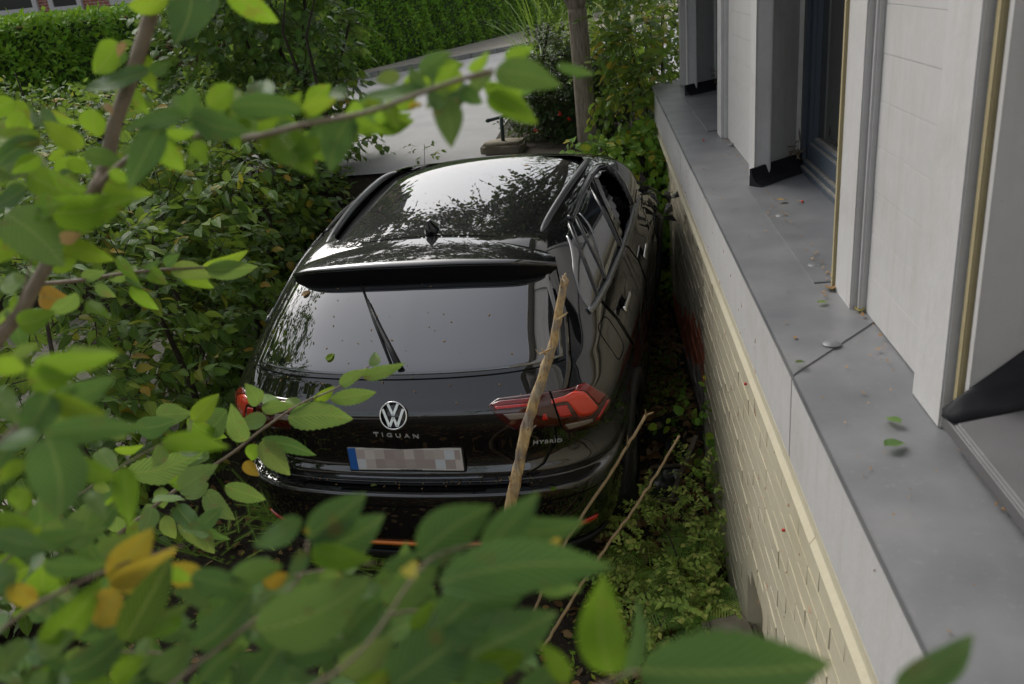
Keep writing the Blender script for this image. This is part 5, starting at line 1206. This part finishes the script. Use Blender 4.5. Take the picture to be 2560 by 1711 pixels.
for q_, mt, sz_, an, lab in (((2025, 1027), 'leaf', .055, .4, 'dark green leaf lying on the grey ledge near the sill'), ((2062, 975), 'leaf_pale', .045, 2, 'wilted green leaf at the foot of the pilaster'), ((1968, 718), 'leaf_yellow', .05, 1.2, 'yellow leaf stuck in the pilaster corner on the ledge'), ((1872, 697), 'leaf_pale', .035, .2, 'pale torn leaf scrap on the ledge before the window'), ((1905, 668), 'leaf_brown', .06, 1.4, 'brown curled leaf against the window jamb'), ((1822, 835), 'leaf', .03, .3, 'tiny green leaf by the ledge joint'), ((1780, 462), 'leaf_tan', .05, .4, 'brown stalk on the window niche floor'), ((1828, 463), 'leaf_tan', .02, .9, 'small red brown scrap on the window niche floor'), ((2165, 980), 'leaf_brown', .03, .9, 'brown scrap under the grey sill')):
    z = 1.81 if q_[0] < 1900 and q_[1] < 600 else 1.80; loose(lab, at_z(*q_, z), sz_, M[mt], an)
r = random.Random(11)
crumbs = empty('ledge_crumbs', (.6, 2, 1.80)); tag(crumbs, 'pale crumbs and seed scraps scattered on the grey ledge', kind='stuff')
m_ = MB()
for i in range(300):
    y = r.uniform(1.1, 5.5); x = r.uniform(.46, .69) if i % 3 == 0 else .70 - abs(r.gauss(0, .018)); s_ = r.uniform(.0012, .004); z = 1.7895 + (x - .436) * .056 + (.004 if 2.165 < y < 4.95 else 0); m_.add([(x - .6 + r.gauss(0, s_), y - 2 + r.gauss(0, s_ * 2), z - 1.80 + k * s_ * .5) for k in (0, 0, 0, 1.4)], [(0, 1, 2), (0, 1, 3), (1, 2, 3), (0, 2, 3)])
m_.build('scraps', M['litter'], crumbs)
m_ = MB()
for i in range(30):
    p = np.array([.4505, r.uniform(1.3, 6), r.uniform(1.5, 1.76)])
    L = r.uniform(.003, .010); a_ = r.uniform(0, 3.14); dv = np.array([0, math.cos(a_), math.sin(a_)]) * L; m_.tube([p - dv - [.6, 2, 1.8], p + dv - [.6, 2, 1.8]], [.0012, .0005], 4)
for i in range(60):
    p = np.array([.4865, r.uniform(1.3, 4.5), r.uniform(.5, 1.34)]); L = r.uniform(.003, .014); a_ = r.uniform(0, 3.14); dv = np.array([0, math.cos(a_), math.sin(a_)]) * L; m_.tube([p - dv - [.6, 2, 1.8], p + dv - [.6, 2, 1.8]], [.0014, .0006], 4)
m_.build('stalks', M['stalk'], crumbs)
for q_, X_, Zf, lab in (((1708, 880), .4485, None, 'red berry hanging on the white fascia board above the worn plinth'), ((1795, 1215), .4860, None, 'red berry on the cream plinth below the moulding'), ((1838, 462), None, 1.805, 'red berry lying on the window niche floor'), ((1612, 322), None, 1.80, 'red berry on the far part of the grey ledge')):
    c_ = at_x(*q_, X_) if X_ else at_z(*q_, Zf); m_ = MB(); rr_ = .0055
    m_.tube([[0, 0, -.0055], [0, 0, -.003], [0, 0, .003], [0, 0, .0055]], [.002, rr_, rr_, .002], 8)
    o_ = m_.build('red_berry', M['berry'], None, True); o_.location = c_; tag(o_, lab, 'berry', 'red berries on the house')
m_ = MB(); rc = random.Random(5)
for i in range(260):
    if rc.random() < .65: p_ = onroof(rc.uniform(-.5, .5), rc.uniform(.84, 2.4)); n_ = np.array([0, 0, 1.])
    else:
        p_, n_ = cast((rc.uniform(-.6, .6), -2, rc.choice([rc.uniform(1.12, 1.24), rc.uniform(.72, .735), rc.uniform(1.24, 1.5)])), (0, 1, 0)); p_ = p_ + n_ * .008
    s_ = rc.uniform(.0015, .0055); a_ = rc.uniform(0, 6.28); t_ = nrm(np.cross(n_, [math.cos(a_), math.sin(a_), .2])); b_ = np.cross(n_, t_); p_ = p_ + n_ * .0015
    m_.add([p_ + t_ * s_ * 1.6, p_ + b_ * s_ * .7, p_ - t_ * s_ * 1.3 + n_ * .001, p_ - b_ * s_ * .6], [(0, 1, 2, 3)])
m_.v = [tuple(CA @ np.array(p) + CT) for p in m_.v]
tag(m_.build('roof_scraps', M['litter'], None, fix=False), 'tiny dry plant scraps scattered over the car roof and tailgate', kind='stuff')
# stone step and green handrail at the street
stn = at_y(1155, 335, 8.75); rock('stone_block', tuple(stn - [.0, 0, .12]), (.40, .34, .17), M['stone'], 'weathered stone block at the street edge carrying a green handrail', 'stone', 9, -.1)
hr = empty('handrail', tuple(at_y(1153, 322, 8.75)), 'green metal handrail post with sloping bar on the stone block', 'handrail'); ho = np.array(hr.location)
m_ = MB(); m_.tube([at_y(1153, 324, 8.75) - ho, at_y(1148, 268, 8.75) - ho], .019, 12); m_.build('post', M['green_metal'], hr, True)
m_ = MB(); m_.tube([at_y(1118, 277, 8.75) - ho, at_y(1196, 254, 8.85) - ho], .017, 12); m_.tube([at_y(1113, 278, 8.75) - ho, at_y(1117, 277, 8.75) - ho, at_y(1122, 275.5, 8.75) - ho], [.012, .022, .017], 10); m_.build('rail', M['green_metal'], hr, True)
shrub('street_weed', 'small yellow-green sapling in front of the street beside the roof', 'sapling', tuple(at_y(975, 400, 8.0)), [(tuple(at_y(975, 345, 8.0)), (.07, .08, .10))], 7, .06, M['leaf_shrub'], 40, TPL, 'oval', [([tuple(at_y(975, 440, 8.0)), tuple(at_y(972, 330, 8.0))], .005, .002)], .13, 5)

# ------------------------------------------------------------------ foreground branches close to the lens
def fgbranch(label, stem, leaves, depth, rad=(.006, .003), stems2=(), name='hornbeam_branch'):
    """stem: [(px,py,depth)]; leaves: (base x,y, tip x,y, depth offset, roll deg, width kind, tone)"""
    pts = [at_d(*p) for p in stem]; o = empty(name, tuple(pts[0]), label, 'branch', 'hornbeam branches close to the camera'); off = pts[0]
    for st, rr in [(stem, rad)] + list(stems2):
        m_ = MB(); l = catmull([at_d(*p) - off for p in st], max(8, 5 * len(st))); m_.tube(l, list(np.linspace(rr[0], rr[1], len(l))), 9); m_.build('stem', M['bark_twig'], o, True)
    for i, lf in enumerate(leaves):
        x0, y0, x1, y1, dd, roll, kind, tone = lf
        d0 = depth + dd; r_ = random.Random(i * 7 + int(x0)); p0 = at_d(x0, y0, d0); p1 = at_d(x1, y1, d0 + r_.uniform(-.03, .03) * depth); Yv = p1 - p0; L = np.linalg.norm(Yv); Yv /= L
        N_ = nrm(O0 - (p0 + p1) / 2); N_ = nrm(N_ - Yv * (N_ @ Yv)); X_ = np.cross(Yv, N_); a_ = RAD(roll); N_ = nrm(N_ * math.cos(a_) + X_ * math.sin(a_)); 
        if N_[2] < -.1 and r_.random() < .6: pass
        X_ = np.cross(Yv, N_); wd = {'n': .34, 'm': .47, 'w': .58, 'b': .70}[kind]; mt = {'g': 'leaf', 'l': 'leaf_lime', 'y': 'leaf_yellow', 'p': 'leaf_pale', 't': 'leaf_tan', 'h': 'leaf_mid'}[tone]
        key = ('fg', mt, kind, i % 3)
        if key not in LEAFMESH: LEAFMESH[key] = leaf_mesh('leaf', M[mt], n=22, w=wd, fold=.22, droop=.12 + .10 * (i % 3), serr=.045, seed=i % 3, twist=.3 * (i % 3 - 1), bend=.07 * (i % 3 - 1))
        ob = bpy.data.objects.new('leaf', LEAFMESH[key]); link(ob, o); m = Matrix.Identity(4)
        for k in range(3): m[k][0] = X_[k] * L; m[k][1] = Yv[k] * L; m[k][2] = N_[k] * L; m[k][3] = p0[k] - off[k]
        ob.matrix_basis = m
    return o
Z = 0.0
fgbranch('blurred upright hornbeam branch crossing the top left corner', [(470, -620, .98), (400, -260, .96), (362, -30, .95), (335, 70, .95), (300, 180, .95), (262, 290, .95), (235, 400, .95), (165, 520, .95), (105, 610, .95), (50, 710, .94), (-20, 800, .93), (-160, 1010, .92), (-420, 1500, .92), (-700, 2300, .95)],
 [(440, -20, 402, 95, .0, 10, 'b', 'g'), (520, -25, 636, 60, 0, 15, 'm', 'l'), (300, 15, 385, 2, 0, 30, 'm', 'l'), (268, 95, 208, 170, 0, 20, 'w', 'l'), (282, 112, 262, 160, .02, 0, 'w', 'g'), (285, 98, 272, 128, -.02, 0, 'w', 't'), (345, 163, 178, 196, 0, 45, 'n', 'g'), (350, 165, 378, 152, 0, 20, 'm', 'g'), (222, 250, 213, 328, 0, 15, 'b', 'l'), (238, 240, 258, 262, 0, 0, 'm', 't'), (330, 130, 345, 200, .03, 30, 'w', 'l'), (310, 200, 330, 260, .05, 30, 'm', 'l'), (190, 340, 100, 275, 0, 20, 'w', 'l'), (95, 325, -30, 298, 0, 30, 'm', 'l'), (92, 322, -20, 370, 0, 25, 'm', 'g'), (190, 350, 290, 384, -.02, 15, 'm', 'g'), (228, 414, 334, 457, 0, 40, 'm', 'l'), (102, 482, 276, 470, -.04, 15, 'm', 'l'), (15, 490, 140, 610, -.05, 15, 'b', 'g'), (135, 548, 254, 606, 0, 25, 'm', 'l'), (130, 540, 194, 546, -.03, 20, 'w', 't'), (60, 430, -20, 470, 0, 30, 'w', 'g'), (70, 400, 150, 450, .03, 20, 'w', 'l'), (40, 560, -30, 600, 0, 10, 'b', 'l'), (60, 640, -10, 650, .05, 20, 'm', 'p'), (30, 380, -30, 420, .05, 10, 'w', 'p'), (120, 250, 180, 300, .08, 40, 'm', 'l'), (180, 400, 120, 440, .05, 10, 'm', 'p'), (480, -10, 470, 40, .1, 10, 'w', 'g'), (60, 260, 20, 330, .1, 15, 'w', 'l'), (150, 370, 210, 400, .05, 0, 'w', 'l')], .93, (.0085, .0065), [([(165, 520, .95), (215, 440, .9), (235, 400, .9)], (.007, .006))])
fgbranch('blurred level hornbeam branch reaching over the street and the car roof', [(205, 445, .92), (300, 360, .82), (420, 312, .77), (560, 318, .74), (700, 285, .72), (840, 258, .70), (960, 215, .69), (1060, 180, .68), (1132, 160, .68)],
 [(440, 262, 440, 198, 0, 10, 'b', 'g'), (471, 243, 550, 195, 0, 10, 'w', 'l'), (440, 262, 548, 302, -.02, 10, 'w', 'g'), (527, 243, 708, 262, -.02, 15, 'n', 'g'), (368, 290, 293, 420, 0, 10, 'm', 'g'), (380, 316, 412, 402, 0, 20, 'b', 'l'), (440, 323, 472, 378, .02, 15, 'b', 'l'), (534, 300, 546, 345, 0, 20, 'b', 'l'), (806, 265, 752, 392, 0, 5, 'w', 'g'), (689, 260, 774, 230, 0, 20, 'm', 'l'), (429, 267, 281, 283, 0, 25, 'n', 'g'), (380, 300, 452, 312, 0, 20, 'm', 'l'), (700, 270, 770, 300, .02, 30, 'm', 'g'), (590, 300, 640, 275, .03, 20, 'm', 'l'), (620, 300, 600, 340, .03, 20, 'w', 'l'), (976, 211, 938, 150, 0, 5, 'm', 'g'), (993, 197, 1064, 147, 0, 20, 'm', 'l'), (1070, 158, 1132, 126, 0, 30, 'm', 'l'), (1011, 220, 1033, 336, 0, 5, 'w', 'p'), (1056, 204, 1104, 240, 0, 10, 'b', 'g'), (1109, 198, 1196, 222, 0, 20, 'm', 'l'), (1134, 165, 1283, 200, -.03, 10, 'm', 'g'), (1155, 132, 1226, 111, 0, 10, 'm', 'l'), (1141, 184, 1252, 218, .03, 40, 'm', 'g'), (1116, 218, 1230, 287, 0, 15, 'm', 'l'), (1278, 148, 1354, 178, 0, 30, 'n', 'g'), (817, 267, 878, 314, 0, 15, 'm', 'l'), (884, 243, 910, 293, 0, 10, 'w', 'l'), (814, 276, 810, 330, 0, 20, 'm', 'l'), (796, 225, 738, 203, 0, 20, 'm', 'g'), (976, 207, 820, 212, 0, 50, 'n', 'g'), (944, 230, 958, 259, 0, 10, 'w', 'y'), (1045, 225, 1052, 262, .02, 20, 'm', 't'), (870, 225, 830, 240, .02, 20, 'w', 'l'), (900, 250, 960, 220, .02, 30, 'm', 'l'), (640, 245, 690, 220, .05, 20, 'm', 'l'), (330, 330, 270, 350, .05, 20, 'm', 'p'), (250, 390, 300, 420, .05, 10, 'w', 'l')], .72, (.0032, .0014))
fgbranch('hornbeam side shoot in front of the dark hedge, mid left', [(85, 652, 1.5), (190, 642, 1.5), (290, 626, 1.5), (400, 616, 1.5), (490, 612, 1.5)],
 [(390, 615, 488, 638, 0, 20, 'm', 'p'), (475, 617, 584, 620, 0, 20, 'm', 'p'), (466, 610, 560, 588, 0, 20, 'n', 'l'), (416, 632, 488, 662, .02, 20, 'm', 'l'), (300, 655, 356, 716, 0, 30, 'm', 'l'), (250, 640, 306, 622, 0, 20, 'm', 'p'), (190, 640, 240, 625, 0, 20, 'm', 'p'), (270, 590, 305, 640, 0, 20, 'n', 'l'), (330, 620, 370, 596, 0, 20, 'm', 'g'), (340, 625, 380, 650, 0, 20, 'w', 'l'), (95, 680, 145, 690, 0, 10, 'w', 'y'), (220, 650, 260, 680, 0, 10, 'w', 'p'), (380, 610, 410, 585, 0, 10, 'm', 'g'), (290, 630, 320, 655, 0, 10, 'w', 'g')], 1.5, (.004, .0018))
fgbranch('sharp hornbeam shoot in front of the left tail lamp', [(270, 1225, 1.9), (310, 1195, 1.9), (400, 1125, 1.9), (530, 1040, 1.9), (600, 985, 1.9), (690, 925, 1.9), (770, 890, 1.9), (845, 840, 1.9)],
 [(659, 958, 810, 964, 0, 12, 'm', 'p'), (755, 912, 872, 906, 0, 15, 'n', 'p'), (718, 916, 772, 888, 0, 15, 'm', 'l'), (780, 884, 842, 850, 0, 20, 'n', 'p'), (832, 861, 918, 845, 0, 25, 'n', 'p'), (845, 840, 874, 792, 0, 10, 'n', 'p'), (600, 1006, 722, 1050, 0, 30, 'n', 'g'), (600, 1012, 658, 1088, 0, 10, 'w', 'p'), (590, 1018, 570, 1062, 0, 10, 'b', 'l'), (560, 1012, 533, 930, 0, 10, 'm', 'p'), (612, 960, 543, 972, 0, 10, 'w', 'p'), (590, 925, 572, 893, 0, 5, 'b', 'p'), (600, 938, 672, 932, 0, 30, 'm', 'p'), (516, 1112, 608, 1152, 0, 15, 'm', 'p'), (473, 1128, 522, 1182, 0, 10, 'w', 'p'), (478, 1108, 420, 1142, 0, 20, 'm', 'p'), (370, 1116, 372, 1168, 0, 10, 'b', 'p'), (270, 1182, 272, 1234, 0, 10, 'b', 'p'), (411, 1192, 492, 1272, 0, 10, 'm', 'p'), (440, 1195, 520, 1250, .02, 40, 'n', 'g'), (300, 1080, 440, 1058, 0, 25, 'm', 'p'), (480, 1050, 400, 1030, 0, 20, 'm', 'p'), (360, 950, 430, 950, .1, 10, 'b', 'p'), (430, 960, 510, 1010, 0, 20, 'm', 'l'), (520, 940, 450, 1000, 0, 15, 'w', 'g'), (560, 1060, 590, 1090, 0, 10, 'b', 'y'), (690, 940, 650, 910, 0, 10, 'w', 'p'), (420, 1110, 460, 1080, 0, 15, 'm', 'p'), (360, 1160, 320, 1190, 0, 10, 'w', 'p'), (380, 1180, 400, 1240, 0, 10, 'w', 'p'), (640, 930, 600, 900, .02, 15, 'm', 'p')], 1.9, (.0045, .0016))
fgbranch('blurred cluster of big leaves at the left edge', [(-40, 1050, .62), (60, 960, .62), (110, 915, .62), (170, 880, .63)],
 [(-20, 835, 62, 850, 0, 20, 'b', 'l'), (84, 829, 248, 838, 0, 40, 'n', 'l'), (114, 920, 265, 870, 0, 10, 'm', 'g'), (66, 875, 163, 870, 0, 20, 'w', 'l'), (118, 902, 50, 1010, 0, 10, 'b', 'g'), (119, 911, 212, 948, 0, 15, 'm', 'l'), (98, 998, 336, 990, -.04, 30, 'n', 'g'), (98, 1000, -30, 1015, -.04, 25, 'n', 'g'), (112, 962, 200, 953, .03, 20, 'm', 'p'), (110, 1005, 134, 1192, -.06, 5, 'b', 'g'), (287, 1070, 290, 1202, 0, 15, 'm', 'l'), (183, 1060, 252, 1096, 0, 15, 'w', 'l'), (370, 1016, 520, 1030, .05, 20, 'n', 'l'), (30, 1000, -20, 1080, .05, 10, 'w', 'g'), (70, 1120, 20, 1190, 0, 10, 'w', 'l'), (200, 1130, 240, 1190, .08, 20, 'm', 'p'), (-10, 900, 30, 960, .05, 10, 'b', 'g'), (160, 800, 240, 815, .05, 30, 'm', 'p'), (30, 820, 90, 790, .06, 20, 'm', 'p'), (230, 980, 290, 1010, .08, 20, 'm', 'p'), (60, 1060, 0, 1100, .02, 10, 'w', 'l')], .62, (.0024, .0015))
fgbranch('blurred branch with yellow leaves in the bottom left corner', [(-40, 1480, .66), (60, 1400, .66), (170, 1340, .66), (290, 1290, .66), (420, 1250, .7)],
 [(264, 1345, 352, 1214, 0, 10, 'w', 'y'), (262, 1340, 392, 1288, .0, 40, 'm', 'y'), (100, 1468, 210, 1362, 0, 10, 'm', 'l'), (274, 1348, 205, 1437, 0, 15, 'w', 'y'), (284, 1468, 393, 1290, -.05, 10, 'm', 'h'), (150, 1545, 292, 1458, -.04, 10, 'w', 'g'), (20, 1340, 80, 1400, 0, 15, 'w', 'y'), (0, 1230, 100, 1260, 0, 15, 'm', 'g'), (80, 1240, 180, 1225, 0, 10, 'w', 'g'), (40, 1300, -30, 1340, 0, 10, 'w', 'g'), (100, 1290, 230, 1310, 0, 20, 'm', 'g'), (60, 1470, 0, 1540, 0, 10, 'b', 'p'), (130, 1420, 80, 1480, .03, 10, 'm', 'p'), (20, 1440, -40, 1420, 0, 10, 'b', 'g'), (180, 1480, 190, 1540, .04, 15, 'w', 'p'), (230, 1270, 290, 1230, .08, 10, 'm', 'p'), (380, 1300, 440, 1340, 0, 20, 'm', 'l'), (-10, 1180, 60, 1200, .03, 10, 'm', 'l'), (110, 1540, 60, 1580, 0, 10, 'w', 'g'), (390, 1290, 480, 1360, .06, 20, 'w', 'y')], .66, (.0018, .001))
fgbranch('blurred mass of large leaves along the bottom, left of the bumper', [(350, 1600, .6), (560, 1440, .6), (690, 1320, .62), (705, 1240, .64)],
 [(523, 1334, 652, 1298, 0, 10, 'm', 'g'), (440, 1318, 575, 1362, 0, 15, 'm', 'g'), (448, 1482, 572, 1368, 0, 10, 'w', 'g'), (692, 1190, 575, 1250, .02, 15, 'm', 'g'), (704, 1232, 840, 1138, 0, 10, 'w', 'g'), (714, 1258, 886, 1195, 0, 15, 'w', 'g'), (702, 1262, 660, 1320, 0, 10, 'w', 'g'), (716, 1264, 835, 1292, 0, 25, 'm', 'l'), (592, 1442, 842, 1342, -.03, 10, 'w', 'g'), (788, 1462, 882, 1368, 0, 10, 'w', 'g'), (655, 1502, 790, 1480, 0, 10, 'm', 'g'), (340, 1552, 452, 1468, 0, 10, 'w', 'g'), (460, 1560, 560, 1480, 0, 15, 'w', 'g'), (560, 1590, 640, 1490, 0, 10, 'b', 'g'), (600, 1330, 670, 1320, .03, 10, 'w', 'y'), (700, 1210, 706, 1225, -.02, 0, 'b', 'y'), (420, 1420, 330, 1460, .03, 15, 'm', 'l'), (640, 1450, 560, 1420, .05, 20, 'm', 'p'), (260, 1570, 330, 1500, 0, 10, 'w', 'l'), (330, 1450, 420, 1400, .05, 20, 'm', 'p'), (480, 1390, 400, 1350, .06, 10, 'm', 'g'), (760, 1580, 660, 1560, 0, 10, 'w', 'g')], .6, (.0014, .0009))
fgbranch('blurred mass of large leaves along the bottom, in front of the bumper', [(640, 1620, .52), (820, 1500, .52), (950, 1320, .54), (1010, 1270, .55), (1120, 1240, .55)],
 [(960, 1278, 1129, 1164, .03, 10, 'w', 'g'), (1108, 1258, 1235, 1142, 0, 15, 'm', 'g'), (1160, 1206, 1336, 1220, .05, 25, 'm', 'g'), (1005, 1335, 1405, 1310, -.03, 15, 'n', 'g'), (1030, 1522, 1272, 1418, 0, 10, 'w', 'g'), (880, 1378, 992, 1308, .03, 10, 'w', 'g'), (1010, 1438, 1242, 1298, 0, 10, 'w', 'g'), (905, 1570, 1082, 1448, 0, 5, 'b', 'g'), (777, 1538, 897, 1468, 0, 10, 'w', 'p'), (930, 1298, 950, 1322, -.02, 0, 'b', 'y'), (1255, 1240, 1290, 1262, .03, 0, 'w', 'y'), (880, 1300, 960, 1270, .05, 10, 'm', 'g'), (1090, 1560, 1200, 1500, 0, 15, 'w', 'l'), (940, 1440, 1000, 1380, .05, 15, 'm', 'l'), (1240, 1300, 1330, 1390, .04, 30, 'w', 'g'), (830, 1480, 900, 1420, .05, 10, 'w', 'g'), (820, 1590, 900, 1540, 0, 10, 'w', 'l'), (1190, 1590, 1290, 1520, .02, 10, 'w', 'g')], .53, (.0012, .0008))
fgbranch('few blurred leaves at the bottom right in front of ferns and plinth', [(1240, 1640, .5), (1400, 1560, .5), (1480, 1540, .48), (1700, 1580, .46), (2040, 1580, .44)],
 [(1397, 1545, 1387, 1323, .0, 5, 'm', 'l'), (1462, 1530, 1928, 1562, -.06, 20, 'm', 'g'), (2046, 1572, 2265, 1453, -.04, 10, 'n', 'g'), (1480, 1560, 1640, 1600, 0, 10, 'w', 'g'), (1300, 1560, 1250, 1480, .03, 20, 'm', 'l'), (1420, 1560, 1500, 1400, .12, 50, 'n', 'g')], .48, (.001, .0008))

# fuller sprays between the larger leaves
def filler(label, stems, region, n, depth, size_px, tones, seed):
    r_ = random.Random(seed); lv = []
    for i in range(n):
        x, y = r_.uniform(region[0], region[2]), r_.uniform(region[1], region[3]); a_ = r_.choice([r_.gauss(-.5, .5), r_.gauss(2.6, .5), r_.gauss(.6, .5)]); L = r_.uniform(*size_px)
        lv.append((x, y, x + math.cos(a_) * L, y + math.sin(a_) * L, r_.uniform(-.08, .18) * depth, r_.gauss(0, 28), r_.choice('mwwb'), r_.choice(tones)))
    return fgbranch(label, stems, lv, depth, (.0014, .0009))
filler('low blurred sprays filling the bottom edge, left half', [(-20, 1560, .72), (200, 1500, .72), (400, 1500, .72), (620, 1540, .72)], (-20, 1390, 640, 1600), 60, .72, (55, 110), 'gggglp', 1)
filler('low blurred sprays filling the bottom edge, right half', [(600, 1600, .66), (800, 1450, .66), (980, 1400, .66), (1150, 1480, .66)], (620, 1330, 1180, 1600), 56, .66, (60, 120), 'ggggl', 2)
filler('blurred sprays at the left edge below the upright branch', [(-40, 1330, .85), (60, 1250, .85), (200, 1200, .85)], (-20, 1150, 300, 1420), 32, .85, (50, 95), 'gglp', 3)
filler('blurred sprays at the left edge under the yellow leaf tips', [(-40, 780, .9), (40, 700, .9), (80, 560, .9)], (-20, 230, 210, 760), 40, .95, (45, 85), 'lllgp', 4)
filler('sprays between the sharp shoot and the big left leaves', [(120, 1180, 1.3), (260, 1080, 1.3), (400, 1000, 1.3)], (130, 930, 480, 1230), 26, 1.4, (45, 85), 'ppgl', 5)
filler('blurred sprays along the level branch', [(480, 320, .8), (640, 300, .8), (800, 260, .8)], (380, 220, 900, 330), 34, .8, (45, 105), 'lllgg', 6)
filler('blurred sprays at the tip of the level branch over the street', [(900, 240, .72), (1040, 190, .72), (1130, 170, .72)], (880, 160, 1130, 240), 14, .74, (50, 95), 'lllgp', 7)

filler('blurred sprays in front of the bumper, left of the middle', [(500, 1420, .7), (640, 1330, .7), (860, 1290, .7)], (470, 1300, 960, 1440), 24, .7, (60, 115), 'ggggp', 8)
